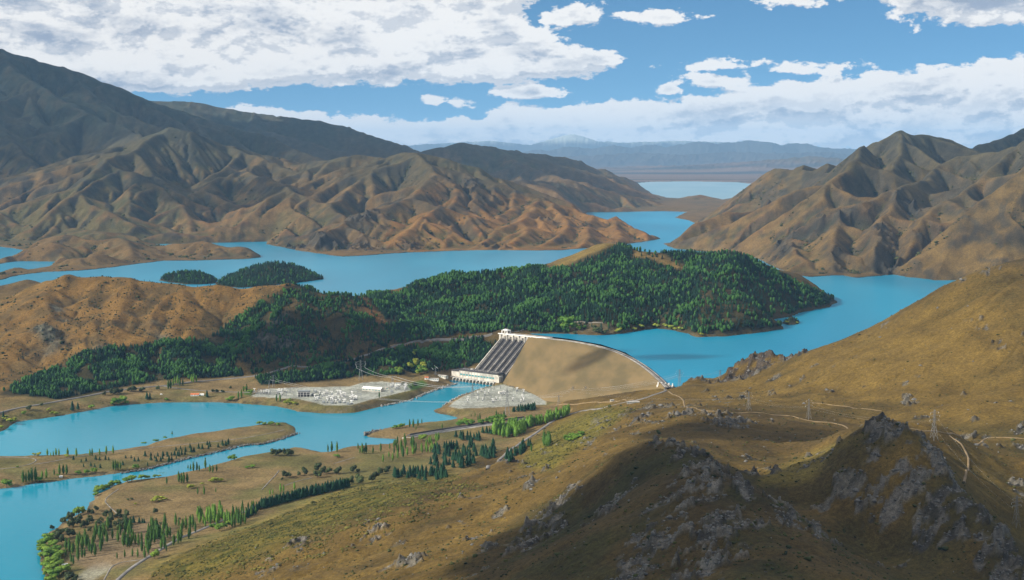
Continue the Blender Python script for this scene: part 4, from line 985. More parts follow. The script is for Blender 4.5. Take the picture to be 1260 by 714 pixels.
# water
me = bpy.data.meshes.new('lake')
rimw = [(x, y, LAKE) for x, y in rim]; me.from_pydata(rimw, [], [tuple(range(len(rimw)))]); me.materials.append(M['lake'])
o = bpy.data.objects.new('lake', me); COL.objects.link(o); tag(o, kind='structure')
me = bpy.data.meshes.new('river'); me.from_pydata([(-2600, 1000, 0), (1200, 1000, 0), (1200, 3500, 0), (-2600, 3500, 0)], [], [(0, 1, 2, 3)]); me.materials.append(M['river'])
o = bpy.data.objects.new('river', me); COL.objects.link(o); tag(o, kind='structure')

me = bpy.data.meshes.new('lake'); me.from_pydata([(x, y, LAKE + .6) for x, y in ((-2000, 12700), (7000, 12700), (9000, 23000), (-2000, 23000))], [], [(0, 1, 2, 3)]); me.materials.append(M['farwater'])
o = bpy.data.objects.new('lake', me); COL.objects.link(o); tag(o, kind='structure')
# ------------------------------------------------------------------ roads and tracks laid on the land
def hits(pts, y0=1000.0): 
    out = []
    for p in pts:
        q = hit(p[0], p[1], y0=p[2] if len(p) > 2 else y0)
        if q: out.append(Vector(q))
    return out
def road(name, pts, w, m, raise_=0.5, y0=1000.0, level=None, it=4):
    w = w * (.68 if name == 'road' else .5)
    pl = hits(pts, y0)
    pl = [Vector((p.x, p.y, 0)) for p in pl]; d = []
    for a, b in zip(pl, pl[1:]):
        n = max(2, int((b - a).length / 9))
        for k in range(n): d.append(a.lerp(b, k / n))
    d.append(pl[-1]); d = smooth_pl(d, it)
    vs = []; fs = []; offs = [-w / 2 - 0.3, -w / 2, 0, w / 2, w / 2 + 0.3]
    for i, c in enumerate(d):
        t = (d[min(i + 1, len(d) - 1)] - d[max(i - 1, 0)]); t = t.normalized() if t.length > 0 else Vector((1, 0, 0)); n = Vector((-t.y, t.x, 0))
        ps_ = [c + n * o for o in offs]; hs = heights([p.x for p in ps_], [p.y for p in ps_]); z = max(hs.max() * 0.6 + hs.mean() * 0.4, hs[2]) + raise_
        if level is not None: z = max(z, level)
        for k, p in enumerate(ps_): vs.append((p.x, p.y, z if 0 < k < 4 else hs[k] - 1.2))
    for i in range(len(d) - 1):
        for k in range(4): a = i * 5 + k; fs.append((a, a + 5, a + 6, a + 1))
    o = npobj(name, vs, fs, m); tag(o, kind='structure'); return o
road('road', [(-60,524),(7,506),(30,501),(55,497),(100,489),(133,482),(155,479.5),(175,477),(202,475),(238,470),(270,467),(300,464),(330,460),(372,452),(434,441),(460,435),(497,423.5),(530,419),(560,417),(580,414.5),(606,410.5)], 9, M['palerd'], 0.9, 2500)
road('road', [(202,475.5),(235,480),(269,482),(300,483),(330,483.5)], 6, M['palerd'], 0.6, 2500)
road('road', [(143,716),(150,709),(162,699),(181,687),(192,680),(205,672),(220,663),(238,656),(262,646),(285,636),(310,627),(330,620),(360,613),(400,603),(430,596)], 7.5, M['palerd'], 0.7, 1200)
road('road', [(600,578),(612,568),(621,561),(630,553),(638,547.5),(648,541),(657,535),(668,527),(681,518),(700,510),(725,504),(750,500),(780,494),(805,487),(820,481)], 8, M['palerd'], 0.8, 1800)
road('track', [(-20,563.5),(0,563),(20,563),(38,563.3),(45,564.5),(46,567),(42,570),(30,574),(10,576.5),(-20,579)], 5, M['gravel'], 0.4)
road('track', [(42,571.5),(55,570),(90,563),(119,558.5),(150,555.5),(178,551.5),(210,548.5),(238,546),(270,543),(300,539.5),(330,534),(350,529)], 5, M['gravel'], 0.4)
road('track', [(822,481.5),(840,491),(845,501),(860,505),(878,507.5),(905,508),(940,508.5),(965,511),(994,518),(1040,523),(1075,526),(1109,528),(1130,529.5),(1147,531),(1165,534),(1178,536),(1215,539),(1262,541),(1300,543)], 4.5, M['dirt'], 0.5, 1400)
road('track', [(1168,536.5),(1180,543),(1186,551),(1191,560),(1192,572),(1188,586),(1186,594)], 4.5, M['dirt'], 0.5, 1300)
road('track', [(146,602),(140,606),(131,613),(128,617),(134,623),(142,630),(148,637)], 3.5, M['gravel'], 0.35)
road('track', [(322,603),(332,592),(342,582),(343,579)], 3.5, M['gravel'], 0.35)
road('track', [(350,598),(362,593),(375,590),(384,588)], 4, M['gravel'], 0.35)
road('track', [(128,714),(134,703),(137,696),(150,691),(175,689)], 4, M['gravel'], 0.35)
road('track', [(410,571),(420,568),(436,563)], 3.5, M['gravel'], 0.35)
road('track', [(625,411),(650,404),(668,401),(690,397)], 7, M['palerd'], 0.8, 3000)
road('track', [(707,396),(716,397),(726,398.5),(745,398)], 8, M['gravel'], 0.8, 3000)
road('track', [(1000,496),(1030,499),(1060,503),(1085,506)], 2.5, M['dirt'], 0.4, 1700)
road('track', [(683,499),(705,498),(725,495),(760,494),(780,493)], 5, M['dirt'], 0.6, 2000)
road('track', [(480,426),(500,424),(520,420),(531,420)], 6, M['dirt'], 0.6, 2900)
# spillway channel: a long dark concrete chute down to the river
ch = hits([(498,538.5),(505,537.5),(515,535.5),(540,531.5),(567,527),(590,523.5),(614,520),(632,517.5),(648,515)], 1800)
ch = [Vector((p.x, p.y, 0)) for p in ch]; chd = smooth_pl(dense(ch, 6), 5)
hz = [max(height_at(p.x, p.y), 2) for p in chd]
chz = list(np.convolve(np.pad(hz, 6, mode='edge'), np.ones(13) / 13, 'valid'))
for p, z in zip(chd, chz): p.z = z
sc_ = empty('spillway_channel', chd[len(chd) // 2]); c0 = chd[len(chd) // 2].copy(); tag(sc_, 'long dark spillway channel between concrete walls running to the river', 'channel')
def chobj(name, offs, m, z, th):
    o = strip(name, chd, offs, m, None, z, th); o.parent = sc_; o.location = -c0; return o
chobj('floor', [-9, 9], M['asph'], 0.6, 0.8)
chobj('side_wall', [9.2, 10.2], M['dark'], 3.0, 6); chobj('side_wall', [-10.0, -9.2], M['concd'], 1.2, 4)
# rock groynes
def rubble(name, pts, wid, hgt, n, m, label, cat='rock bank', size=3.0, y0=1000.0, z=None):
    pl = [Vector(G(*p, 1.0)) if z is None else Vector(G(*p, z)) for p in pts]; d = dense(pl, 8); vs = []; fs = []
    r = random.Random(len(name) + n)
    for k in range(n):
        p = r.choice(d); s = r.uniform(.5, 1.3) * size
        c = Vector((p.x + r.gauss(0, wid * .4), p.y + r.gauss(0, wid * .4), r.uniform(-.5, hgt)))
        b = len(vs)
        for a_ in ((1,0,0),(-1,0,0),(0,1,0),(0,-1,0),(0,0,1),(0,0,-1)):
            vs.append(tuple(c + Vector(a_) * s * r.uniform(.6, 1.2) + Vector((r.gauss(0, .2), r.gauss(0, .2), r.gauss(0, .2))) * s))
        for t_ in ((0,2,4),(2,1,4),(1,3,4),(3,0,4),(2,0,5),(1,2,5),(3,1,5),(0,3,5)): fs.append(tuple(b + q for q in t_))
    o = npobj(name, vs, fs, m); tag(o, label, cat); o['kind'] = 'stuff'; return o
rubble('rubble_bank', [(449,535.5),(460,532.5),(475,530),(490,530.5),(500,533),(511,537)], 7, 5, 260, M['rock'], 'dark rocky groyne at the river end of the spillway channel')
rubble('rubble_bank', [(365,533.5),(345,540),(325,546),(300,548),(262,557.5),(235,563),(205,571),(180,577.5),(150,582)], 5, 2, 520, M['rock'], 'dark rubble along the river side of the long spit', size=2.2)
rubble('rubble_bank', [(470,500),(505,492.5),(527,483),(545,477),(561,472)], 5, 3, 260, M['riprap'], 'grey rubble along the bank in front of the switchyard', size=2.0)
rubble('rubble_bank', [(547,499),(561,490),(574,485),(598,477.5)], 4, 3, 160, M['riprap'], 'grey rubble on the bank below the gravel yard', size=2.0)
# ------------------------------------------------------------------ trees
def crown_conifer(rnd, h=1.0, r=0.19, tiers=7, pts=9):
    v = []; f = []
    for t in range(tiers):
        z0 = 0.10 + 0.82 * t / tiers; z1 = min(1.0, z0 + 0.26); rr = r * (1 - 0.88 * (t / tiers) ** 1.1) * rnd.uniform(.85, 1.15)
        b = len(v); v.append((rnd.gauss(0, .004), rnd.gauss(0, .004), z1)); a0 = rnd.random() * 6.28
        for k in range(pts * 2):
            a = a0 + math.pi * k / pts; q = rr * (rnd.uniform(.8, 1.25) if k % 2 == 0 else rnd.uniform(.45, .65))
            v.append((math.cos(a) * q, math.sin(a) * q, z0 + (rnd.uniform(-.035, 0.0) if k % 2 == 0 else .03)))
        for k in range(pts * 2): f.append((b, b + 1 + k, b + 1 + (k + 1) % (pts * 2)))
    return np.array(v) * h, np.array(f)
def leaf_cloud(rnd, n, sampler, size):
    v = []; f = []
    for _ in range(n):
        p, nrm = sampler(); a = Vector((rnd.gauss(0, 1), rnd.gauss(0, 1), rnd.gauss(0, 1))).normalized(); n2 = (Vector(nrm) + a * .8).normalized()
        t = n2.orthogonal().normalized(); u = n2.cross(t); s = size * rnd.uniform(.6, 1.3); b = len(v); ph = rnd.random() * 6.28
        for k in range(3):
            q = ph + k * 2.094; v.append(tuple(Vector(p) + (t * math.cos(q) + u * math.sin(q)) * s))
        f.append((b, b + 1, b + 2))
    return v, f
def lumpy(rnd, c, rx, rz, nu=8, nv=6, amp=.2):
    v = [(c[0], c[1], c[2] - rz)]; f = []
    for j in range(1, nv):
        for i in range(nu):
            a = 2 * math.pi * i / nu; b = math.pi * j / nv; q = 1 + rnd.uniform(-amp, amp)
            v.append((c[0] + rx * math.sin(b) * math.cos(a) * q, c[1] + rx * math.sin(b) * math.sin(a) * q, c[2] - rz * math.cos(b) * (1 + rnd.uniform(-.05, .05))))
    v.append((c[0], c[1], c[2] + rz)); last = len(v) - 1
    for i in range(nu): f.append((0, 1 + (i + 1) % nu, 1 + i)); f.append((last, last - nu + i, last - nu + (i + 1) % nu))
    for j in range(nv - 2):
        for i in range(nu):
            a = 1 + j * nu + i; b = 1 + j * nu + (i + 1) % nu; f += [(a, b, b + nu), (a, b + nu, a + nu)]
    return v, f
def join(parts):
    v = []; f = []
    for pv, pf in parts: o = len(v); v += [tuple(p) for p in pv]; f += [tuple(i + o for i in t) for t in pf]
    return np.array(v), np.array(f)
def crown_poplar(rnd, n=230):
    def rad(z): t = (z - .07) / .93; return .085 * (math.sin(min(1, t * 1.6 + .18) * math.pi * .62) ** .8) * (1 - max(0, t - .55) * 1.55 + 0) + .006
    def smp():
        z = rnd.uniform(.08, 1.0); a = rnd.random() * 6.28; r = max(rad(z), .004) * rnd.uniform(.75, 1.2); return (math.cos(a) * r, math.sin(a) * r, z), (math.cos(a), math.sin(a), .3)
    core, cf = lumpy(rnd, (0, 0, .5), 1, .45, 8, 9, .18)
    core = [(x * rad(z) * .95, y * rad(z) * .95, z) for x, y, z in core]
    return join([(core, cf), leaf_cloud(rnd, n, smp, .024)])
def crown_round(rnd, n=330, flat=.8, low=.12, lumps=7):
    cs = [((0, 0, .52), .27)]
    for k in range(lumps): a = rnd.random() * 6.28; q = rnd.uniform(.14, .3); cs.append(((math.cos(a) * q, math.sin(a) * q, rnd.uniform(.3, .72)), rnd.uniform(.15, .24)))
    parts = [lumpy(rnd, c, r * .9, r * .8 * flat, 7, 5, .22) for c, r in cs]
    def smp():
        c, r = rnd.choice(cs); d = Vector((rnd.gauss(0, 1), rnd.gauss(0, 1), rnd.gauss(.3, 1))).normalized(); q = r * rnd.uniform(.85, 1.12)
        return (c[0] + d.x * q, c[1] + d.y * q, max(low, c[2] + d.z * q * flat)), d
    parts.append(leaf_cloud(rnd, n, smp, .05)); return join(parts)
def trunk_mesh(h0, r0, limbs=0, rnd=None):
    mb = MB(); mb.bar((0, 0, -.05), (0, 0, h0), r0 * 2, 6, r0 * 1.1)
    for k in range(limbs):
        a = rnd.random() * 6.28; mb.bar((0, 0, h0 * .6), (math.cos(a) * .16, math.sin(a) * .16, h0 + .2), r0 * 1.0, 5, r0 * .4)
    return mb
trn = random.Random(5)
protos = {}
def make_proto(kind, name, cm_, crown, tr, cat):
    lst = protos.setdefault(kind, [])
    root = empty(name, (0, 0, 0)); npobj('crown', crown[0], crown[1], M[cm_], root); tr.obj('trunk', M['bark'], root); lst.append([root, False, cat, name])
for k in range(3): make_proto('conifer', 'conifer_tree', 'conifer', crown_conifer(trn, 1, .17 + .02 * k), trunk_mesh(.6, .016), 'conifer')
for k in range(3): make_proto('poplar', 'poplar_tree', 'poplar', crown_poplar(trn), trunk_mesh(.5, .014), 'poplar')
for k in range(3): make_proto('palepop', 'poplar_tree', 'palepop', crown_poplar(trn), trunk_mesh(.5, .014), 'poplar')
for k in range(3): make_proto('willow', 'willow_tree', 'willow', crown_round(trn, 380, .75, .05), trunk_mesh(.4, .03, 4, trn), 'willow')
for k in range(2): make_proto('yellow', 'willow_tree', 'yellow', crown_round(trn, 330, .75, .05), trunk_mesh(.35, .03, 4, trn), 'willow')
for k in range(3): make_proto('dark', 'pine_tree', 'darktree', crown_round(trn, 420, 1.0, .12, 9), trunk_mesh(.45, .03, 4, trn), 'pine')
counts = {}
def tree(kind, px, py, hpx, label, group, wide=1.0, y0=1000.0, j=0.0, rnd=trn):
    """a tree whose foot stands where the photograph shows it; its height in picture pixels fixes its real height"""
    q = hit(px + rnd.gauss(0, j), py + rnd.gauss(0, j * .5), y0)
    if q is None: return
    hm = hpx * 1.14 * q[1] / F * rnd.uniform(.85, 1.15); wide = wide * {'poplar': 1.25, 'palepop': 1.35, 'dark': .85, 'willow': 1.0, 'yellow': 1.0, 'conifer': 1.15}[kind]; p = protos[kind][rnd.randrange(len(protos[kind]))]
    s = (hm * wide * rnd.uniform(.9, 1.12), hm * wide * rnd.uniform(.9, 1.12), hm); loc = (q[0], q[1], q[2] - hm * .015)
    if not p[1]: o = p[0]; o.location = loc; o.rotation_euler = (0, 0, rnd.random() * 6.28); o.scale = s; p[1] = True
    else: o = copy_tree(p[0], loc, rnd.random() * 6.28, s)
    tag(o, label, p[2], group); counts[kind] = counts.get(kind, 0) + 1; return o
def c6(x, y): return x / 4.2, 544 + y / 4.2
def c7(x, y): return 300 + x / 4.2, 544 + y / 4.2
def c5(x, y): return 400 + x / 4.2, 490 + y / 4.2
def c1(x, y): return x / 4.2, 420 + y / 4.2
def many(kind, pts, h, label, group, cf=c6, **kw):
    for p in pts:
        x, y = cf(p[0], p[1]); tree(kind, x, y, (p[2] if len(p) > 2 else h), label, group, **kw)
def scatter(kind, poly, n, h, label, group, cf=c6, sep=2.2, seed=1, **kw):
    r = random.Random(seed); pl = [cf(*p) for p in poly]; xs = [p[0] for p in pl]; ys = [p[1] for p in pl]; got = []; tries = 0
    while len(got) < n and tries < 6000:
        tries += 1; x, y = r.uniform(min(xs), max(xs)), r.uniform(min(ys), max(ys))
        if not inside(np.array([x]), np.array([y]), pl)[0]: continue
        if any(abs(x - a) < sep and abs(y - b) < sep * .6 for a, b in got): continue
        got.append((x, y)); tree(kind, x, y, h * r.uniform(.75, 1.2), label, group, rnd=r, **kw)
def rowof(kind, a, b, n, h, label, group, cf=c6, j=0.5, **kw):
    for k in range(n):
        t = (k + .5) / n; x, y = cf(a[0] + (b[0] - a[0]) * t, a[1] + (b[1] - a[1]) * t); tree(kind, x, y, h, label, group, j=j, **kw)

# the spit and the pond side
many('poplar', [(120,212),(135,210),(150,208),(165,205)], 14, 'tall dark poplar in the clump by the water at the root of the spit', 'dark poplars by the water at the root of the spit')
many('poplar', [(185,205,16)], 16, 'single tall dark poplar right of the clump by the water on the spit', 'tall poplar on the spit')
many('palepop', [(218,190,10),(240,188,11)], 11, 'small pale green poplar behind the waterside clump on the spit', 'small pale poplars on the spit')
many('poplar', [(280,172,9),(308,170,13),(328,168,13),(345,170,12)], 12, 'poplar in the short row in the middle of the spit', 'short row of poplars mid spit')
many('poplar', [(586,146,12),(598,148,13),(610,147,12),(622,143,10)], 13, 'poplar in the tight clump on the river bank of the spit', 'tight clump of poplars on the spit')
many('palepop', [(245,72,9),(262,75,5),(276,74,6),(290,72,8),(305,72,8),(350,75,10),(395,77,10),(465,73,9),(477,72,8),(515,70,9),(550,67,10),(585,62,10)], 9, 'pale green poplar on the pond shore of the spit', 'pale poplars along the pond shore')
many('conifer', [(380,92),(420,105),(445,100),(495,92),(515,95),(545,92),(562,95),(432,130),(470,125),(490,130),(518,135),(635,120),(650,85),(678,85),(695,100),(715,100),(750,75,8),(780,72)], 5, 'small dark conifer standing apart on the dry spit', 'small conifers scattered over the spit', wide=1.3)
scatter('conifer', [(750,125),(760,95),(850,60),(940,35),(1060,12),(1200,0),(1220,12),(1060,40),(960,70),(900,100),(800,122)], 42, 6, 'dark conifer in the belt along the river bank of the spit', 'conifers along the river bank of the spit', wide=1.25, seed=3)
many('yellow', [(20,68,6),(93,70,6),(178,72,5),(200,73,5),(345,82,5)], 5, 'round yellow willow bush on the pond shore of the spit', 'yellow willow bushes on the pond shore', wide=1.5)
many('willow', [(35,235,11),(205,205,7),(405,170,7),(450,165,6),(488,160,7),(300,178,4),(705,140,7),(90,132,3)], 7, 'round green willow on the river bank of the spit', 'willows on the river bank of the spit', wide=1.3)
for p in [(990,480),(1085,462)]: x, y = c1(*p); tree('yellow', x, y, 5, 'round yellow bush near the tip of the spit', 'yellow bushes near the tip of the spit', wide=1.5)
for p in [(850,508),(880,500),(1020,470),(1050,466),(1140,452),(1160,450),(1182,448),(1230,444),(1256,441),(745,537),(805,522),(1280,438),(1310,434),(1340,432),(1365,432),(1400,434),(1440,436)]: x, y = c1(*p); tree('willow', x, y, 4.5, 'low green bush on the pond side of the spit near its tip', 'low bushes towards the tip of the spit', wide=1.7)
many('poplar', [(890,498,7)], 7, 'lone pale poplar on the pond side of the spit', 'lone poplar on the spit', cf=c1)
# the near bank
many('poplar', [(1062,140,12),(1000,152,10),(985,150,8),(1018,150,9),(1030,152,8),(972,150,7),(1085,158,9),(1100,160,10),(1120,155,9)], 10, 'poplar in the loose group on the near bank opposite the spit', 'loose poplar group on the near bank')
many('poplar', [(925,210,12),(938,214,13),(950,214,13),(968,212,12)], 13, 'dark poplar in the close group of four inland of the near bank', 'close group of four dark poplars')
many('poplar', [(862,218,9)], 9, 'slim lone poplar beside the bushes of the near bank', 'lone poplar near bank')
many('poplar', [(1022,272,9),(1055,275,10),(1115,262,6)], 9, 'short poplar among the yellow bushes in the meadow', 'short poplars in the meadow')
many('willow', [(660,208,9),(680,204,8),(612,222,7),(592,226,7),(575,232,7),(555,240,7),(540,246,8),(520,256,9),(505,266,8),(495,280,6),(730,195,7),(750,192,6),(765,190,5),(800,186,5),(838,180,7),(850,178,6),(1195,95,7),(1210,95,6)], 7, 'rounded green willow on the edge of the near bank', 'willows on the edge of the near bank', wide=1.35)
many('yellow', [(820,184,4),(975,242,6),(988,240,5),(1000,236,4),(1095,210,5),(1110,206,6),(1130,206,5),(1145,204,4),(1085,206,4),(790,312,5),(800,308,5),(815,300,5),(835,298,5),(852,302,4),(825,308,4),(700,325,3),(1045,222,4)], 5, 'low yellow green bush in the dry meadow', 'yellow green bushes in the dry meadow', wide=1.6)
many('dark', [(805,372,7)], 7, 'single dark round tree in the dry meadow above the poplar rows', 'single dark tree in the meadow')
many('dark', [(662,302,3),(680,300,3),(928,402,4),(830,425,3)], 3, 'small dark bush in the dry meadow', 'small dark bushes in the meadow', wide=1.5)
many('willow', [(405,385,12,),(395,378,9),(425,372,9)], 11, 'tall green willow above the dark grove at the river bend', 'green willows above the dark grove', wide=1.1)
scatter('dark', [(340,400),(400,385),(500,350),(560,370),(640,380),(680,400),(670,450),(600,470),(540,480),(470,490),(420,470),(350,450),(320,430)], 44, 8.5, 'dark round pine in the grove at the river bend', 'dark pines in the grove at the river bend', seed=4, sep=3.2, wide=1.0)
many('dark', [(362,400,11),(325,420,8),(270,455,8),(300,505,13),(362,495,12),(280,500,10),(318,520,10),(308,480,9),(330,470,8)], 11, 'large dark round pine by the water at the river bend', 'large dark pines by the water', wide=1.05)
rp = [(230,540,14),(255,515,12),(215,570,13),(245,580,14),(275,545,12),(230,620,0),(270,600,14),(290,575,12),(255,640,14),(285,625,13),(305,600,11),(265,670,14),(300,655,13),(245,690,12),(280,705,14),(310,690,13),(330,675,12),(220,600,12),(240,660,12),(262,730,14)]
many('willow', [p for p in rp if p[2]], 13, 'big bright green willow in the belt along the river edge at lower left', 'bright willows along the river edge at lower left', wide=1.35)
many('dark', [(370,712,10),(350,718,11),(390,720,9)], 10, 'dark round tree at the foot of the bright willow belt', 'dark trees at the foot of the willow belt', wide=1.2)
# rows of poplars
scatter('poplar', [(325,640),(330,560),(400,540),(430,480),(480,470),(560,450),(650,440),(700,480),(720,540),(640,560),(560,560),(500,590),(440,620),(380,640)], 58, 14, 'slender green poplar in the rows of the camp ground by the river', 'poplar rows on the camp ground', seed=6, sep=2.4)
scatter('poplar', [(700,560),(740,500),(770,470),(840,440),(890,430),(960,440),(1010,420),(1020,500),(930,530),(900,545),(820,560),(760,590),(700,600)], 48, 15, 'slender green poplar in the dense stand beside the valley road', 'dense poplar stand beside the valley road', seed=7, sep=2.2)
many('poplar', [(605,605,9),(645,598,10),(685,592,9),(860,565,9),(780,430,11),(800,432,8),(748,602,14),(712,598,11)], 9, 'poplar on the open ground below the rows near the road fork', 'poplars on open ground near the road fork')
many('conifer', [(690,418,8),(720,418,7),(735,420,8),(745,420,6)], 8, 'dark conifer in the small clump left of the poplar stand', 'small conifer clump left of the poplar stand', wide=1.3)
many('willow', [(800,605,13),(1135,460,13),(1100,452,9),(1160,450,10),(1185,440,9)], 12, 'broad bright green tree beside the bend of the valley road', 'broad green trees beside the valley road', wide=1.0)
scatter('palepop', [(1020,400),(1030,380),(1150,370),(1170,400),(1200,420),(1080,440),(1040,440)], 30, 14, 'bright poplar in the stand along the middle of the valley road', 'bright poplars along the middle of the road', seed=8, sep=2.2)
scatter('poplar', [(1180,430),(1190,390),(1260,350),(1330,330),(1350,370),(1290,420),(1210,450)], 26, 12, 'green poplar between the valley road and the dark hedge of conifers', 'green poplars at the end of the dark hedge', seed=9, sep=2.2)
# hedge
rowof('conifer', (15,395), (110,325), 13, 11, 'dark conifer in the long hedge at the foot of the hill', 'long conifer hedge at the foot of the hill', cf=c7, wide=1.2)
rowof('conifer', (95,345), (380,268), 34, 12, 'dark conifer in the long hedge at the foot of the hill', 'long conifer hedge at the foot of the hill', cf=c7, wide=1.2)
rowof('conifer', (360,278), (545,232), 24, 11.5, 'dark conifer in the long hedge at the foot of the hill', 'long conifer hedge at the foot of the hill', cf=c7, wide=1.2)
rowof('conifer', (120,330), (520,225), 26, 11, 'dark conifer in the long hedge at the foot of the hill', 'long conifer hedge at the foot of the hill', cf=c7, wide=1.2)
many('palepop', [(135,275,7),(150,270,7),(190,262,10),(205,258,9),(262,248,9)], 9, 'pale poplar standing above the long conifer hedge', 'pale poplars above the long hedge', cf=c7)
many('dark', [(155,72,9),(180,72,9),(222,72,10),(240,70,8)], 9, 'dark round tree in the row of four on the near river bank', 'row of dark trees on the near river bank', cf=c7, wide=1.25)
many('dark', [(215,188,10),(235,180,7),(285,175,6),(313,172,11),(385,150,10),(380,185,12),(410,165,9),(440,165,8),(490,165,11),(475,168,7),(567,158,10),(590,158,6),(200,198,5)], 10, 'dark round pine standing alone or in pairs in the dry meadow', 'dark pines dotted over the dry meadow', cf=c7, wide=1.15)
many('willow', [(20,136,4),(45,134,4),(485,80,5),(475,78,4)], 5, 'low bright bush in the dry meadow near the river', 'low bright bushes near the river', cf=c7, wide=1.8)
many('dark', [(555,218,11),(600,218,12),(590,190,7),(680,195,12),(700,168,8),(712,165,8),(735,162,9),(745,150,7),(662,208,9)], 10, 'dark tree at the brow above the right end of the hedge', 'dark trees at the right end of the hedge', cf=c7, wide=1.1)
scatter('conifer', [(750,190),(780,170),(900,165),(960,150),(1040,140),(1050,195),(960,205),(880,190),(800,190)], 32, 11, 'dark spruce in the belt behind the golden brow', 'dark spruces behind the golden brow', cf=c7, wide=1.3, seed=10)
many('poplar', [(435,54,11),(455,52,11),(482,54,12)], 11, 'dark poplar in the row of three at the water edge', 'three poplars at the water edge', cf=c7)
many('poplar', [(590,38,8),(600,60,9),(612,62,12),(622,62,9),(632,60,11),(668,60,10),(708,52,9)], 10, 'poplar in the loose group on the point in the river', 'poplars on the point in the river', cf=c7)
many('palepop', [(720,105,9),(750,80,6),(770,100,10),(795,86,10),(845,72,10),(875,66,10)], 9, 'pale poplar in the scattered line behind the river point', 'pale poplars behind the river point', cf=c7)
# towards the spillway channel
scatter('poplar', [(330,268),(370,230),(430,215),(470,230),(470,290),(440,315),(370,310)], 22, 11, 'green poplar in the open stand beside the mouth of the channel', 'poplars beside the mouth of the spillway channel', cf=c5, seed=11)
scatter('conifer', [(535,350),(545,300),(600,260),(660,250),(700,240),(790,245),(800,320),(760,350),(700,365),(620,360)], 62, 11, 'dark conifer in the plantation below the spillway channel', 'conifer plantation below the spillway channel', cf=c5, seed=12, wide=1.25, sep=1.9)
scatter('larch' if 'larch' in protos else 'palepop', [(490,280),(520,240),(600,205),(620,230),(560,290),(510,290)], 16, 9, 'light green poplar at the upper edge of the plantation', 'light poplars at the edge of the plantation', cf=c5, seed=13)
many('willow', [(505,222,9),(650,248,4),(660,246,4),(365,158,5),(380,156,6),(400,152,6),(350,160,4)], 6, 'rounded light green bush near the mouth of the channel', 'light green bushes near the channel mouth', cf=c5, wide=1.3)
many('poplar', [(437,152,10),(456,154,10),(480,145,8),(500,132,5),(470,165,4),(605,160,7)], 9, 'poplar on the river bank above the rocky groyne', 'poplars above the rocky groyne', cf=c5)
scatter('conifer', [(660,205),(700,195),(800,205),(815,222),(780,228),(700,218)], 16, 8, 'small conifer in the strip just below the channel', 'small conifers in the strip below the channel', cf=c5, seed=14, wide=1.3)
scatter('conifer', [(795,290),(830,320),(880,310),(895,270),(870,260),(820,280)], 14, 12, 'dark conifer in the clump right of the plantation', 'conifer clump right of the plantation', cf=c5, seed=15, wide=1.25)
many('conifer', [(815,180,8),(835,182,9),(850,184,9),(860,186,8)], 9, 'dark conifer at the left end of the pale roadside trees', 'dark conifers beside the roadside trees', cf=c5, wide=1.3)
scatter('palepop', [(865,195),(870,175),(950,165),(1030,160),(1035,185),(990,205),(940,208),(880,205)], 34, 14, 'bright green tree in the thick roadside belt below the channel', 'bright roadside belt below the channel', cf=c5, seed=16, sep=2.2, wide=1.5)
scatter('palepop', [(1020,150),(1100,130),(1180,110),(1260,75),(1262,90),(1190,118),(1100,145),(1030,158)], 34, 11, 'bright green tree in the narrow belt between road and channel', 'bright belt between road and channel', cf=c5, seed=17, sep=2.2, wide=1.5)
scatter('willow', [(680,140),(720,125),(790,130),(830,115),(930,105),(925,122),(830,135),(760,145),(690,150)], 22, 6.5, 'rounded green tree above the channel near the river', 'green trees above the channel near the river', cf=c5, seed=18, wide=1.15)
many('poplar', [(790,120,8),(800,120,8),(885,112,12),(895,114,9),(910,112,8),(925,110,10),(850,125,6),(835,125,6),(755,98,4),(775,96,5)], 9, 'poplar above the spillway channel in front of the gravel yard', 'poplars in front of the gravel yard', cf=c5)
scatter('conifer', [(965,72),(1000,58),(1080,50),(1090,62),(1040,72),(990,76)], 26, 7, 'dark conifer in the dense clump beside the gravel yard', 'dense conifer clump beside the gravel yard', cf=c5, seed=19, wide=1.3, sep=1.4)
scatter('conifer', [(930,325),(950,290),(1030,250),(1040,275),(980,315),(950,335)], 18, 10, 'dark conifer in the row climbing beside the pale road', 'conifers climbing beside the pale road', cf=c5, seed=20, wide=1.25)
many('conifer', [(1050,250,9),(1060,248,10)], 10, 'dark conifer on the far verge of the pale road', 'two conifers on the verge of the pale road', cf=c5, wide=1.2)
many('poplar', [(1066,278,11)], 11, 'slim poplar just below the pale road', 'slim poplar below the road', cf=c5)
many('poplar', [(1132,252,17),(1142,254,18),(1152,252,18),(1160,250,16)], 17, 'tall dark poplar in the tight group of four on the yellow field', 'four tall poplars on the yellow field', cf=c5)
scatter('willow', [(1230,225),(1260,205),(1330,190),(1330,205),(1270,225)], 16, 6, 'rounded green bush in the line on the yellow slope', 'line of bushes on the yellow slope', cf=c5, seed=21, wide=1.3, sep=1.6)
many('dark', [(1185,185,8,)], 8, 'single dark round tree by the brow of the dark hill', 'dark tree by the dark brow', cf=lambda x, y: (600 + 883 / 4.2, 490 + 193 / 4.2))
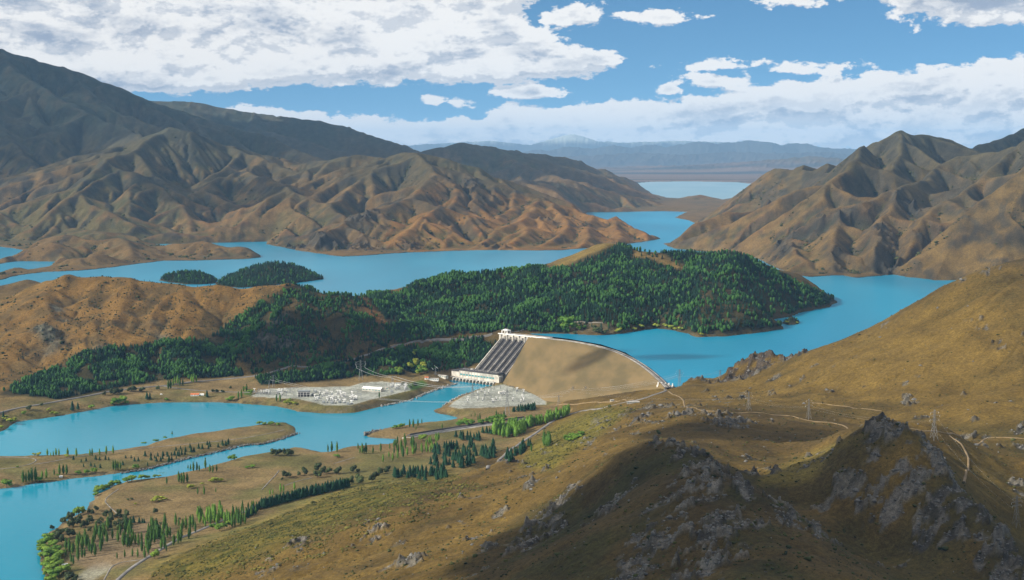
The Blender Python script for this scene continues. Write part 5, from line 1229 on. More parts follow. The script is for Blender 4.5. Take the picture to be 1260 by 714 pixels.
# round the pond's far shore and the switchyard
many('conifer', [(375,360,12),(403,352,9),(18,400,9),(760,300,9),(775,300,8),(1070,290,8)], 9, 'tall dark conifer standing apart on the far pond shore', 'conifers apart on the far pond shore', cf=c1, wide=1.2)
many('poplar', [(870,250,12),(882,248,13),(895,232,9),(930,232,10),(945,230,9),(1232,300,9),(1248,296,9),(1258,262,8),(1275,260,8)], 10, 'poplar beside the far shore road', 'poplars beside the far shore road', cf=c1)
many('palepop', [(905,222,9),(918,222,10),(990,212,9),(1000,214,9),(1015,212,9)], 9, 'bright young poplar on the verge of the far shore road', 'bright poplars on the far road verge', cf=c1)
many('dark', [(590,275,8),(605,272,8),(580,275,7),(620,272,7),(690,262,8),(670,260,7),(735,262,7),(815,252,6),(150,355,6),(855,305,4),(1100,265,5),(1120,266,5),(1150,268,4),(1190,245,3),(540,280,5),(215,335,4)], 7, 'dark round tree on the dry strip between road and pond', 'dark trees between the far road and the pond', cf=c1, wide=1.35)
many('willow', [(600,330,11),(585,332,8),(632,322,10),(655,326,6),(475,350,6),(122,380,7),(1195,308,7),(1175,310,5),(860,308,4)], 9, 'round green willow at the far pond edge', 'green willows at the far pond edge', cf=c1, wide=1.2)
many('yellow', [(250,362,5),(268,380,5),(290,382,6),(25,412,6),(55,428,8),(72,415,6),(35,400,5),(10,455,5)], 6, 'yellow willow bush at the far left pond edge', 'yellow willow bushes at the far left pond edge', cf=c1, wide=1.4)
c2 = lambda x, y: (300 + x / 5.95, 380 + y / 5.95)
many('poplar', [(240,680,9),(266,682,9)], 9, 'slim poplar in the pair in front of the switchyard', 'pair of slim poplars before the switchyard', cf=c2)
many('yellow', [(318,705,7),(372,708,6)], 6, 'round yellow bush on the bank before the switchyard', 'yellow bushes before the switchyard', cf=c2, wide=1.5)
many('willow', [(50,625,7),(15,592,4),(340,672,4)], 6, 'green bush at the left corner of the switchyard', 'green bushes at the corner of the switchyard', cf=c2, wide=1.4)
many('poplar', [(992,655,8)], 8, 'single small dark poplar on the right edge of the switchyard', 'single poplar on the edge of the switchyard', cf=c2)
c3 = lambda x, y: (480 + x / 5.95, 400 + y / 5.95)
many('willow', [(65,365,12),(185,210,6),(210,365,9),(250,350,8),(230,340,8)], 9, 'bright round tree behind the lawn by the power station', 'bright trees behind the lawn', cf=c3, wide=1.1, y0=2900)
many('yellow', [(150,330,10),(185,315,14),(245,335,12),(225,345,8),(175,235,8),(200,370,6)], 10, 'yellow green poplar on the slope behind the power station', 'yellow green trees behind the power station', cf=c3, wide=.8, y0=2900)
many('dark', [(180,455,6),(95,440,4),(110,445,4),(150,465,4)], 5, 'dark round bush on the lawn by the switchyard', 'dark bushes on the lawn', cf=c3, wide=1.2)
c4 = lambda x, y: (640 + x / 5.95, 380 + y / 5.95)
many('willow', [(345,162,18),(320,150,10),(395,155,10),(430,160,6),(470,150,5)], 12, 'broad bright green tree on the shore left of the little clearing', 'broad bright trees left of the lakeside clearing', cf=c4, wide=1.0, y0=3000)
many('dark', [(560,175,8),(585,180,8),(620,185,6),(545,150,7),(325,180,4),(400,185,4)], 7, 'dark bushy tree under the lakeside clearing', 'dark trees under the lakeside clearing', cf=c4, wide=1.4, y0=3000)
many('yellow', [(718,180,7),(890,145,6),(998,140,6),(1070,145,6),(1105,155,6),(1175,165,6),(1135,160,4),(840,160,4)], 6, 'round yellow willow on the upper lake shore', 'yellow willows on the upper lake shore', cf=c4, wide=1.45, y0=3000)
many('yellow', [(382,532,5),(420,531,3),(70,575,4)], 4, 'pale willow at the edge of the small wooded islet or point', 'pale willows at the wooded points', cf=lambda x, y: (840 + x / 2.976, 220 + y / 2.976), wide=1.6, y0=3000)
print('trees', counts)

# ------------------------------------------------------------------ woods: 300 nearest-looking conifers as trees of their own, the rest as one wood
def far_tree(rnd, tiers=4, pts=5):
    return crown_conifer(rnd, 1, .25, tiers, pts)
fr = random.Random(77); npr = np.random.default_rng(5)
far_con = [far_tree(fr) for _ in range(4)]
far_dec = [join([lumpy(fr, (0, 0, .52), .2, .48, 6, 5, .3), leaf_cloud(fr, 16, lambda: ((fr.gauss(0, .13), fr.gauss(0, .13), fr.uniform(.2, .95)), (0, 0, 1)), .07)]) for _ in range(4)]
cand = []       # x, y, z, h, kind, px, py
def plant(poly, n, hrange=(11, 19), dec=0.15, gap=0.0, ylim=(2850, 4400), seed=1, gs=60, thin=None):
    r = np.random.default_rng(seed); xs = []; w = [P(px, py, Y) for px, py in poly for Y in (2950, 4300)]
    # sample over the ground area and keep what falls in the surveyed outline
    x0, x1 = min(p[0] for p in w), max(p[0] for p in w); m = 0; out = []
    while m < n:
        X = r.uniform(x0, x1, 6000); Y = r.uniform(*ylim, 6000); Z = heights(X, Y); px, py = pxl(X, Y, Z)
        k = inside(px, py, poly) & (Z > 12)
        ls = heights_of(lsd, X, Y); rs = heights_of(rsd, X, Y); k &= (ls < -6) & (rs < -8)
        g = fbm(X, Y, gs, 3, 200 + seed); k &= g > gap
        if thin is not None: k &= r.random(6000) < thin(px, py, X, Y)
        dn = fbm(X, Y, 90, 3, 300 + seed)
        for a in np.where(k)[0]:
            out.append((X[a], Y[a], Z[a], r.uniform(*hrange), 1 if (dn[a] > .24 or r.random() < dec * .4) and dec > 0 else 0, px[a], py[a])); m += 1
            if m >= n: break
    cand.extend(out)
def heights_of(A, xs, ys):
    i = np.clip(np.searchsorted(RR, ys) - 1, 0, NR - 2); j = np.clip(np.searchsorted(TA, xs / ys) - 1, 0, NC - 2); return A[i, j]
def pen_thin(px, py, X, Y):
    t = np.ones(px.shape); t[inside(px, py, [(778,303),(800,304),(850,330),(835,336),(800,322),(778,318)])] = .12; t[inside(px, py, [(695,396),(760,396),(765,411),(700,411)])] = .12
    t[inside(px, py, [(676,332),(700,308),(735,293),(757,288),(764,300),(745,312),(725,318),(705,328)])] = 0.0
    t[inside(px, py, [(860,330),(960,345),(990,375),(930,400),(860,400)])] = .4; return t
plant(wood_zones['pen'], 19000, (9, 16), .3, -.75, (3150, 4350), 1, thin=pen_thin)
plant(wood_zones['mid'], 2600, (9, 15), .35, -.5, (3000, 3900), 2, thin=lambda px, py, X, Y: np.where(inside(px, py, [(441,364),(450,362),(480,400),(468,402)]), .04, 1.0))
plant(wood_zones['hill'], 2100, (7, 13), .45, -.25, (2950, 3700), 3)
plant(wood_zones['left'], 5600, (8, 14), .5, -.35, (2850, 3750), 4)
plant(wood_zones['strip'], 2800, (8, 13), .45, -.45, (2850, 3500), 5)
plant([(440,366),(450,368),(478,402),(497,423),(434,440),(372,452),(308,461),(300,430),(345,385),(373,352)], 500, (5, 9), .2, -.9, (2950, 3700), 6)
def isle(hp, n, sd, h=(9, 16)):
    r = np.random.default_rng(sd); xs = [p[0] for p in hp]; ys = [p[1] for p in hp]; m = 0
    while m < n:
        X = r.uniform(min(xs), max(xs), 800); Y = r.uniform(min(ys), max(ys), 800); k = inside(X, Y, hp) & (heights_of(lsd, X, Y) < -3); Z = heights(X, Y)
        px, py = pxl(X, Y, Z)
        for a in np.where(k)[0][:n - m]: cand.append((X[a], Y[a], Z[a], r.uniform(*h), int(r.random() < .1), px[a], py[a])); m += 1
isle(lake_holes[0], 800, 31); isle(lake_holes[1], 1900, 32); isle(lake_holes[2], 26, 33, (5, 8))
# thin conifers on the open brown hill
plant([(100,345),(373,350),(300,400),(250,425),(150,425),(90,440),(40,465),(0,475),(0,430),(80,380)], 420, (4, 8), 0, -1, (2950, 3800), 8)
# strip behind the station and on dark shore spots of the mountains
plant([(600,403),(640,405),(700,400),(700,412),(640,408),(600,409)], 90, (9, 15), .4, -1, (3200, 3500), 9)
C_ = np.array(cand); print('wood trees', len(C_))
# the largest in the picture that nothing hides
appar = C_[:, 3] / C_[:, 1]
def visible(c):
    ts = np.linspace(.5, .985, 60); zt = c[2] + c[3] * .75
    xs = c[0] * ts; ys = c[1] * ts; zs = HC + (zt - HC) * ts; return bool(np.all(heights(xs, ys) < zs + 1))
order = np.argsort(-appar); big = []; need = 300 - counts.get('conifer', 0)
for a in order:
    if len(big) >= max(need, 0): break
    if C_[a, 4] == 0 and 0 < C_[a, 5] < 1260 and visible(C_[a]): big.append(a)
bigset = set(big)
for a in big:
    x, y, z, h = C_[a, :4]; px, py = C_[a, 5:7]; p = protos['conifer'][fr.randrange(3)]
    o = copy_tree(p[0], (x, y, z - .3), fr.random() * 6.28, (h * 1.15, h * 1.15, h))
    if py < 425 and px > 500: lg = ('dark conifer at the front edge of the wood above the dam', 'front conifers of the wood above the dam')
    elif px > 310: lg = ('dark conifer in the strip of wood below the white road', 'front conifers below the white road')
    else: lg = ('dark conifer at the front edge of the wood behind the pond', 'front conifers of the wood behind the pond')
    tag(o, lg[0], 'conifer', lg[1])
rest = np.array([a for a in range(len(C_)) if a not in bigset])
def merged(sel, protos_, m, name, label, wide):
    R = C_[sel]; vs = []; fs = []; off = 0; which = npr.integers(0, len(protos_), len(R)); ang = npr.random(len(R)) * 6.28; wd = npr.uniform(.85, 1.25, len(R)) * wide
    for k, (pv, pf) in enumerate(protos_):
        q = np.where(which == k)[0]
        if len(q) == 0: continue
        c, s = np.cos(ang[q])[:, None], np.sin(ang[q])[:, None]; hh = R[q, 3][:, None]; ww = hh * wd[q][:, None]
        X = (pv[None, :, 0] * c - pv[None, :, 1] * s) * ww + R[q, 0][:, None]; Y = (pv[None, :, 0] * s + pv[None, :, 1] * c) * ww + R[q, 1][:, None]; Z = pv[None, :, 2] * hh + R[q, 2][:, None] - .5
        vs.append(np.stack([X, Y, Z], -1).reshape(-1, 3)); fs.append((pf[None] + (np.arange(len(q)) * len(pv))[:, None, None] + off).reshape(-1, 3)); off += len(q) * len(pv)
    o = npobj(name, np.concatenate(vs), np.concatenate(fs), m); tag(o, label, 'wood'); o['kind'] = 'stuff'; return o
merged(rest[C_[rest, 4] == 0], far_con, M['spruce'], 'conifer_wood', 'dense dark conifer wood covering the lakeside hills and islets', 1.1)
merged(rest[C_[rest, 4] == 1], far_dec, M['larch'], 'broadleaf_wood', 'lighter green broadleaf trees mixed into the conifer wood', 1.15)

r_s = np.random.default_rng(99)
# ------------------------------------------------------------------ scrub on the near hills
def scrub(name, polyf, n, ylim, xlim, size, m, label, seed, thr=-.1, gs=30, flat=.75):
    r = np.random.default_rng(seed); out = []; 
    while sum(len(q) for q in out) < n:
        t = r.uniform(*xlim, 20000); Y = np.exp(r.uniform(math.log(ylim[0]), math.log(ylim[1]), 20000)); X = t * Y; Z = heights(X, Y); px, py = pxl(X, Y, Z)
        k = polyf(px, py, X, Y, Z) & (fbm(X, Y, gs, 3, seed) + .3 * fbm(X, Y, 200, 2, seed + 5) > thr) & (heights_of(rsd, X, Y) < -4) & (heights_of(lsd, X, Y) < -4); out.append(np.stack([X[k], Y[k], Z[k]], -1))
    A = np.concatenate(out)[:n]; S = size * r.lognormal(0, .42, n); vs = []; fs = []
    base_, bf = lumpy(random.Random(seed), (0, 0, .35), 1.0, .75 * flat, 5, 4, .35); base_ = np.array(base_); bf = np.array(bf)
    ang = r.random(n) * 6.28; c, s = np.cos(ang)[:, None], np.sin(ang)[:, None]; S_ = S[:, None]
    X = (base_[None, :, 0] * c - base_[None, :, 1] * s) * S_ + A[:, 0][:, None]; Y = (base_[None, :, 0] * s + base_[None, :, 1] * c) * S_ + A[:, 1][:, None]; Z = base_[None, :, 2] * S_ + A[:, 2][:, None]
    X += r.normal(0, .12, X.shape) * S_; Y += r.normal(0, .12, X.shape) * S_
    o = npobj(name, np.stack([X, Y, Z], -1).reshape(-1, 3), (bf[None] + (np.arange(n) * len(base_))[:, None, None]).reshape(-1, 3), m); tag(o, label, 'scrub'); o['kind'] = 'stuff'
scrub('scrub', lambda px, py, X, Y, Z: Z > 24, 20000, (480, 2500), (-.42, .6), 0.72, M['scrub'], 'low dark scrub dotted over the near dry hills', 401)
M['tussock'] = mat('yellow_green_tussock', (0.10, 0.092, 0.024), .95, var=.3, scale=.05, spec=.05, col2=(0.03, 0.036, 0.012))
yz = [(170,716),(250,668),(330,640),(430,600),(480,590),(560,585),(600,600),(520,640),(430,680),(330,700),(260,716)]
yz2 = [(640,575),(655,545),(690,520),(740,500),(790,500),(745,530),(700,560),(680,578)]
scrub('tussock_grass', lambda px, py, X, Y, Z: inside(px, py, yz) | inside(px, py, yz2), 9000, (900, 2500), (-.30, .12), .85, M['tussock'], 'yellow green tussock bushes on the slope above the valley road', 411, -.25)
scrub('scrub', lambda px, py, X, Y, Z: (Z > 97) & (heights_of(FLOW, X, Y) > r_s.uniform(.6, 2.6, X.shape)), 16000, (4800, 8600), (-.42, .5), 2.9, M['scrub'], 'dark scrub bushes speckling the far mountain slopes', 431, -.15, 160)
scrub('scrub', lambda px, py, X, Y, Z: (Z > 26) & (px < 400), 3500, (2950, 3900), (-.42, -.1), 1.5, M['scrub'], 'small dark scrub specks on the brown hill at left', 441, -.1, 60)
# boulders and broken crags on the rocky places
def crags(n, seed):
    r = np.random.default_rng(seed); out = []
    while sum(len(q) for q in out) < n:
        t = r.uniform(-.42, .6, 30000); Y = np.exp(r.uniform(math.log(480), math.log(2700), 30000)); X = t * Y; k = r.random(30000) < heights_of(rocky, X, Y) ** 1.5 + .004 * (heights(X, Y) > 60); X, Y = X[k], Y[k]; out.append(np.stack([X, Y, heights(X, Y)], -1))
    A = np.concatenate(out)[:n]; S = (0.35 + r.lognormal(0, .6, n) * .5) * np.clip(A[:, 1] / 1400, .6, 1.2)
    b = np.array([(1,0,0),(-1,0,0),(0,1,0),(0,-1,0),(0,0,1.1),(0,0,-.6),(.6,.6,.5),(-.6,.5,.6),(.5,-.6,.7),(-.5,-.6,.5)], float)
    f = np.array([(0,6,8),(6,4,8),(6,2,7),(6,7,4),(2,1,7),(1,9,7),(7,9,4),(9,8,4),(9,3,8),(3,0,8),(0,2,6),(1,3,9),(0,5,2),(2,5,1),(1,5,3),(3,5,0)])
    V_ = b[None] * (1 + r.normal(0, .25, (n, len(b), 1))) * S[:, None, None] * r.uniform(.6, 1.4, (n, 1, 3)); an = np.where(r.random(n) < .7, -.55 + r.normal(0, .3, n), r.random(n) * 3.1)
    c, s = np.cos(an)[:, None], np.sin(an)[:, None]; X = V_[..., 0] * 1.5 * c - V_[..., 1] * s; Y = V_[..., 0] * 1.5 * s + V_[..., 1] * c
    V2 = np.stack([X, Y, V_[..., 2]], -1) + A[:, None, :]
    o = npobj('broken_rock', V2.reshape(-1, 3), (f[None] + (np.arange(n) * len(b))[:, None, None]).reshape(-1, 3), M['rock']); tag(o, 'grey broken rock and boulders on the crags of the near hills', 'rocks'); o['kind'] = 'stuff'
crags(8000, 421)
for kind, lst in protos.items():
    for p in lst:
        if not p[1]:
            for ch in list(p[0].children): bpy.data.objects.remove(ch)
            bpy.data.objects.remove(p[0])
# ------------------------------------------------------------------ pylons and power lines
def pylon_proto(h=42.0, arms=3, w=1.0):
    root = empty('pylon', (0, 0, 0)); t = MB()
    bw, nw = 4.2, 1.2; zs = [0, h * .3, h * .5, h * .64, h]
    wd = [bw, bw * .62, bw * .42, nw, nw * .7]
    for sx in (-1, 1):
        for sy in (-1, 1):
            lg = MB()
            for k in range(3): lg.bar((sx * wd[k], sy * wd[k], zs[k] - (1 if k == 0 else 0)), (sx * wd[k + 1], sy * wd[k + 1], zs[k + 1]), .42 * w)
            lg.obj('leg', M['steel'], root)
    for k in range(4):
        z0, z1 = zs[k], zs[k + 1]; a, b = wd[k], wd[k + 1]; n = 1 if k < 3 else 4
        for i in range(n):
            q0, q1 = i / n, (i + 1) / n; za, zb = z0 + (z1 - z0) * q0, z0 + (z1 - z0) * q1; wa, wb = a + (b - a) * q0, a + (b - a) * q1
            for (ux, uy) in ((1, 0), (0, 1)):
                for s in (-1, 1):
                    p = lambda sg, ww, z: (sg * ww if ux else s * ww, s * ww if ux else sg * ww, z)
                    t.bar(p(-1, wa, za), p(1, wb, zb), .22 * w); t.bar(p(1, wa, za), p(-1, wb, zb), .22 * w); t.bar(p(-1, wb, zb), p(1, wb, zb), .2 * w)
    for sx in (-1, 1):
        for sy in (-1, 1): t.bar((sx * wd[3], sy * wd[3], zs[3]), (sx * wd[4], sy * wd[4], zs[4]), .34 * w)
    t.obj('lattice', M['steel'], root)
    lv = [h * .68, h * .80, h * .92][:arms] if arms == 3 else [h * .9]
    for k, z in enumerate(lv):
        L_ = (8.5, 10, 7.5)[k] if arms == 3 else 11
        a = MB()
        for s in (-1, 1): a.bar((s * .8, -.6, z), (s * L_, 0, z + .3), .3 * w); a.bar((s * .8, .6, z), (s * L_, 0, z + .3), .3 * w); a.bar((s * .8, 0, z + 2.2), (s * L_, 0, z + .3), .26 * w)
        ar = a.obj('crossarm', M['steel'], root)
        for s in (-1, 1):
            i = MB(); i.bar((s * L_, 0, z + .2), (s * L_, 0, z - 2.2), .3 * w, 6); i.obj('insulator', M['porc'], ar)
    return root
P3 = pylon_proto(42, 3, .85); P1 = pylon_proto(30, 1, .9); used_p = {id(P3): False, id(P1): False}
pyl = {}
def pylon(key, px, py, h, label, ang, proto=None, y0=900.0, group='steel lattice pylons'):
    pr = proto or P3; q = hit(px, py, y0); base_h = 42.0 if pr is P3 else 30.0
    hm = h * q[1] / F; s = hm / base_h
    if not used_p[id(pr)]: o = pr; used_p[id(pr)] = True
    else: o = copy_tree(pr, (0, 0, 0))
    o.location = (q[0], q[1], q[2] - .3); o.rotation_euler = (0, 0, ang); sw = max(s, .75); o.scale = (sw, sw, s); tag(o, label, 'pylon', group); pyl[key] = (Vector(o.location), ang, sw, s, base_h, pr is P3); return o
pylon('yardL', 336.5, 477, 16, 'steel pylon at the left end of the switchyard', .3, y0=2500)
pylon('yardL2', 331.5, 479, 12, 'shorter steel pylon just left of the one at the end of the switchyard', .3, P1, 2500)
pylon('yardR', 444, 468.5, 26, 'tall steel pylon behind the white roofed shed', .2, y0=2500)
pylon('ridge', 445, 361, 16, 'steel pylon on the saddle of the wooded ridge', .2, y0=3000)
pylon('ps', 536, 462, 10, 'small steel pylon behind the low buildings left of the power station', .9, P1, 2800)
pylon('yardR2', 483, 472, 10, 'low steel pylon at the right end of the switchyard', .4, P1, 2800)
pylon('mid', 624, 512, 33, 'tall steel pylon between the gravel yard and the spillway channel', .2, y0=2000)
pylon('gap', 581.5, 490, 18, 'steel pylon on the bank of the gravel yard', .4, P1, 2500)
pylon('d1', 687.5, 498, 12, 'small steel pylon at the left below the dam face', .5, P1, 2300)
pylon('d2', 705, 490, 15, 'middle steel pylon of the three at the foot of the dam face', .4, y0=2300)
pylon('d3', 720.5, 489, 14, 'right steel pylon of the three at the foot of the dam face', .4, y0=2300)
pylon('ab', 836, 476, 22, 'steel pylon at the right end of the dam crest', .2, y0=2200)
pylon('h1', 868, 464, 9, 'left pylon of the two seen against the lake beside the small knob', .4, P1, 2300)
pylon('h2', 886, 466, 11, 'right pylon of the two seen against the lake beside the small knob', .4, P1, 2300)
pylon('s1', 921, 505, 24, 'steel pylon above the dirt track at the left of the great hillside', .5, y0=1500)
pylon('s2', 995, 516, 26, 'steel pylon above the dirt track in the middle of the great hillside', .5, y0=1500)
pylon('s3', 1149, 541, 38, 'steel pylon behind the rocky peak beside the dirt track', .5, y0=1350)
pylon('s4', 1250, 648, 40, 'grey steel pylon low on the shaded slope at the right edge', .5, y0=1000)
def attach(key, level, side):
    o, ang, sw, s, bh, big = pyl[key]
    z = (bh * (.68, .80, .92)[level] if big else bh * .9) - 2.2; L_ = ((8.5, 10, 7.5)[level] if big else 11) * side
    return o + Vector((math.cos(ang) * L_ * sw, math.sin(ang) * L_ * sw, z * s))
def wires(a, b, sag, label, lv=3, r=.20):
    mb = MB()
    for l in range(lv):
        for s in (-1, 1):
            p, q = attach(a, min(l, 2), s), attach(b, min(l, 2), s); prev = p
            for k in range(1, 15):
                t = k / 14; c = p.lerp(q, t); c.z -= sag * 4 * t * (1 - t); mb.bar(prev, c, r * 2, 3); prev = c
    o = mb.obj('power_line', M['wire']); tag(o, label, 'power line'); return o
wires('ridge', 'yardR', 14, 'power line dropping from the wooded ridge to the tall yard pylon', 2, .3)
wires('ridge', 'ps', 22, 'power line dropping from the wooded ridge to the power station', 2, .36)
wires('yardR', 'yardR2', 5, 'slack power line between the yard pylons on the right', 1, .3)
wires('yardR2', 'gap', 10, 'power line across the river from the switchyard to the gravel yard', 1, .34)
wires('yardL', 'mid', 22, 'long power line over the water from the left yard pylon', 1, .2)
wires('gap', 'd1', 8, 'power line over the gravel yard to the foot of the dam', 1, .12)
wires('mid', 'd2', 6, 'power line from the tall yard side pylon to the foot of the dam', 2, .10)
wires('d2', 'ab', 7, 'power line from the foot of the dam up to its right end', 2, .10)
wires('d3', 'ab', 9, 'second power line from the foot of the dam to its right end', 1, .10)
wires('ab', 'h2', 4, 'short power line from the dam end to the lakeside knob', 1, .08)
wires('d2', 's1', 8, 'power line from the foot of the dam to the great hillside', 1, .035)
wires('s1', 's2', 5, 'power line between the two left hillside pylons', 1, .03)
wires('s2', 's3', 7, 'power line from the middle of the hillside to the rocky peak', 1, .03)
wires('s3', 's4', 7, 'power line from the rocky peak down the shaded slope', 1, .025)

# ------------------------------------------------------------------ buildings and yard gear
def gable(px, py, lx, ly, h, rh, rot, m, mr, label, cat='building', name='building', y0=2300, win=3, door=True):
    q = hit(px, py, y0); r = empty(name, q); r.rotation_euler = (0, 0, rot); tag(r, label, cat)
    w_ = MB(); w_.box((0, 0, -1.5), lx, ly, h + 1.5)
    w_.add([(-lx/2, -ly/2, h), (-lx/2, ly/2, h), (-lx/2, 0, h + rh)], [(0, 1, 2)]); w_.add([(lx/2, -ly/2, h), (lx/2, ly/2, h), (lx/2, 0, h + rh)], [(0, 1, 2)])
    w_.obj('wall', m, r); f = MB(); e = .5; y = ly/2 + e; zz = h - rh * e / (ly/2)
    f.add([(-lx/2-e, -y, zz+.1), (lx/2+e, -y, zz+.1), (lx/2+e, 0, h+rh+.1), (-lx/2-e, 0, h+rh+.1), (lx/2+e, y, zz+.1), (-lx/2-e, y, zz+.1),
           (-lx/2-e, -y, zz-.2), (lx/2+e, -y, zz-.2), (lx/2+e, 0, h+rh-.2), (-lx/2-e, 0, h+rh-.2), (lx/2+e, y, zz-.2), (-lx/2-e, y, zz-.2)],
          [(0,1,2,3),(3,2,4,5),(7,6,9,8),(8,9,11,10),(0,6,7,1),(4,10,11,5),(1,7,8,2),(2,8,10,4),(0,3,9,6),(3,5,11,9)]); f.obj('roof', mr, r)
    for k in range(win):
        g = MB(); x = -lx/2 + lx * (k + .5) / win; g.box((x, -ly/2 - .05, h * .4), lx / win * .45, .12, h * .35); g.obj('window', M['glass'], r)
    if door: g = MB(); g.box((-lx/2 - .05, 0, 0), .12, 2.4, min(h * .7, 3)); g.obj('door', M['tank'], r)
    return r
gable(459, 481, 46, 17, 6, 3.2, -0.35, M['conc'], M['white'], 'long white roofed shed at the right of the switchyard', 'shed', 'shed', win=6)
gable(477, 479, 10, 7, 4, 1.5, -0.2, M['conc'], M['concd'], 'small grey shed just right of the long white roofed one', 'shed', 'shed', win=1)
gable(490, 473.5, 12, 7, 4, 1.4, -0.2, M['white'], M['concd'], 'pale hut among the gear at the right end of the switchyard', 'hut', 'hut', win=2)
gable(240, 487, 18, 8, 3.2, 2.2, 0.05, M['white'], M['orange'], 'low house with an orange roof beside the far pond shore', 'house', 'house', win=3)
gable(248.5, 486.8, 9, 6, 3.0, 1.2, 0.05, M['white'], M['white'], 'small white roofed house next to the orange roofed one', 'house', 'house', win=2)
gable(532, 468, 30, 9, 4.5, 1.0, -0.1, M['white'], M['concd'], 'low pale office block on the bank left of the power station', 'office', 'office', y0=2800, win=6)
gable(545, 465, 24, 10, 6, 1.0, -0.6, M['conc'], M['concd'], 'grey workshop joined to the bank left of the power station', 'workshop', 'workshop', y0=2800, win=4)
gable(525, 466.5, 9, 6, 4, 1.6, -0.1, M['white'], M['orange'], 'little orange roofed hut at the left end of the office block', 'hut', 'hut', y0=2800, win=1)
gable(616, 484.5, 9, 6, 4, .8, .4, M['white'], M['conc'], 'small white hut in the middle of the gravel yard', 'hut', 'hut', win=2)
gable(79.5, 697, 7, 4, 3, .5, .6, M['white'], M['white'], 'small white hut at the edge of the willow belt', 'hut', 'hut', y0=1300, win=1)
gable(75, 587.5, 5, 3, 2.4, .4, .3, M['white'], M['white'], 'tiny white hut on the river bank of the spit', 'hut', 'hut', y0=1300, win=1)
gable(779, 496, 22, 7, 2.4, .6, .02, M['concd'], M['concd'], 'long low grey shed beside the road below the dam end', 'shed', 'shed', y0=1800, win=5)
gable(753, 494, 7, 5, 3, .8, .1, M['conc'], M['concd'], 'small white control hut left of the long low shed', 'hut', 'hut', y0=1800, win=2)
# switch house: dark block wrapped by pale frames
q = hit(374, 488, 2500); r = empty('switch_house', q); tag(r, 'dark block of a switch house with pale frames before it in the switchyard', 'switch house')
b = MB(); b.box((0, 4, -1), 24, 13, 12.5); b.obj('wall', M['dark'], r); b = MB(); b.box((0, 4, 11.52), 26, 15, 1.0); b.obj('roof', M['tank'], r)
for k in range(5): b = MB(); b.bar((-14 + k * 7, -6, 0), (-14 + k * 7, -6, 11), .7); b.obj('post', M['porc'], r)
b = MB(); b.bar((-15, -6, 10.5), (15, -6, 10.5), .7); b.bar((-15, -6, 6), (15, -6, 6), .5); b.obj('beam', M['porc'], r)
# yard gear
def gear_frame():
    r = empty('busbar_gantry', (0, 0, 0))
    for s in (-1, 1): b = MB(); b.bar((s * 8.5 - .9, 0, 0), (s * 8.5, 0, 9.5), .6); b.bar((s * 8.5 + .9, 0, 0), (s * 8.5, 0, 9.5), .6); b.obj('leg', M['steel'], r)
    b = MB(); b.bar((-9, 0, 9.5), (9, 0, 9.5), 1.0); b.obj('beam', M['steel'], r)
    for k in range(5): b = MB(); b.bar((-6.6 + k * 3.3, 0, 9.2), (-6.6 + k * 3.3, 0, 7.2), .45, 6); b.obj('insulator', M['porc'], r)
    return r
def gear_tx():
    r = empty('transformer', (0, 0, 0)); b = MB(); b.box((0, 0, .6), 6, 3.6, 3.6); b.obj('tank', M['tank'], r)
    b = MB(); b.box((0, 2.4, .8), 5, .9, 3); b.obj('radiator', M['steel'], r)
    for k in range(3): b = MB(); b.bar((-1.9 + k * 1.9, 0, 4.2), (-1.9 + k * 1.9, -.4, 7), .55, 6, .25); b.obj('bushing', M['porc'], r)
    b = MB(); b.bar((-2.4, 1, 5), (2.4, 1, 5), 1.0, 8); b.obj('oil_tank', M['tank'], r); return r
def gear_brk():
    r = empty('circuit_breaker', (0, 0, 0)); b = MB(); b.box((0, 0, 0), 1.5, 1.5, 1.8); b.obj('base', M['steel'], r)
    b = MB(); b.bar((0, 0, 1.8), (0, 0, 4.8), .7, 8); b.obj('insulator', M['porc'], r); b = MB(); b.bar((-1.6, 0, 4.9), (1.6, 0, 4.9), .6, 8); b.obj('head', M['porc'], r); return r
gf, gt, gb = gear_frame(), gear_tx(), gear_brk(); used_g = set()
def put(pr, px, py, rot, label, cat, group, sc_=1.0):
    q = hit(px, py, 2400)
    if q is None: return
    q = (q[0], q[1], q[2] - .1)
    if id(pr) not in used_g: o = pr; o.location = q; o.rotation_euler = (0, 0, rot); o.scale = (sc_,) * 3; used_g.add(id(pr))
    else: o = copy_tree(pr, q, rot, (sc_,) * 3)
    tag(o, label, cat, group)
yr = random.Random(3)
for x, y in [(316,486),(322,484),(328,485),(338,486),(345,487),(352,484),(357,487),(362,482)]: put(gf, x, y, -.1 + yr.gauss(0, .05), 'pale steel busbar gantry in the left part of the switchyard', 'gantry', 'busbar gantries in the left part of the switchyard')
for x, y in [(390,484),(398,486),(405,489),(400,492),(410,493),(420,487),(428,490),(436,486),(415,483),(440,490),(425,494)]: put(gf, x, y, -.35 + yr.gauss(0, .05), 'pale steel busbar gantry in the middle of the switchyard', 'gantry', 'busbar gantries in the middle of the switchyard')
for x, y in [(480,477),(487,476),(493,477),(498,475),(484,481),(496,480),(502,478)]: put(gf, x, y, -.3 + yr.gauss(0, .05), 'pale steel busbar gantry right of the white roofed shed', 'gantry', 'busbar gantries right of the shed')
for x, y in [(385,487),(392,491),(398,496),(408,497),(418,496),(428,498),(388,483)]: put(gt, x, y, -.3, 'grey transformer near the front edge of the switchyard', 'transformer', 'transformers near the front of the switchyard')
for x, y in [(482,483),(489,479),(499,479)]: put(gt, x, y, -.3, 'grey transformer right of the white roofed shed', 'transformer', 'transformers right of the shed')
for x, y in [(585,463),(592,464.5),(599,466)]: pass
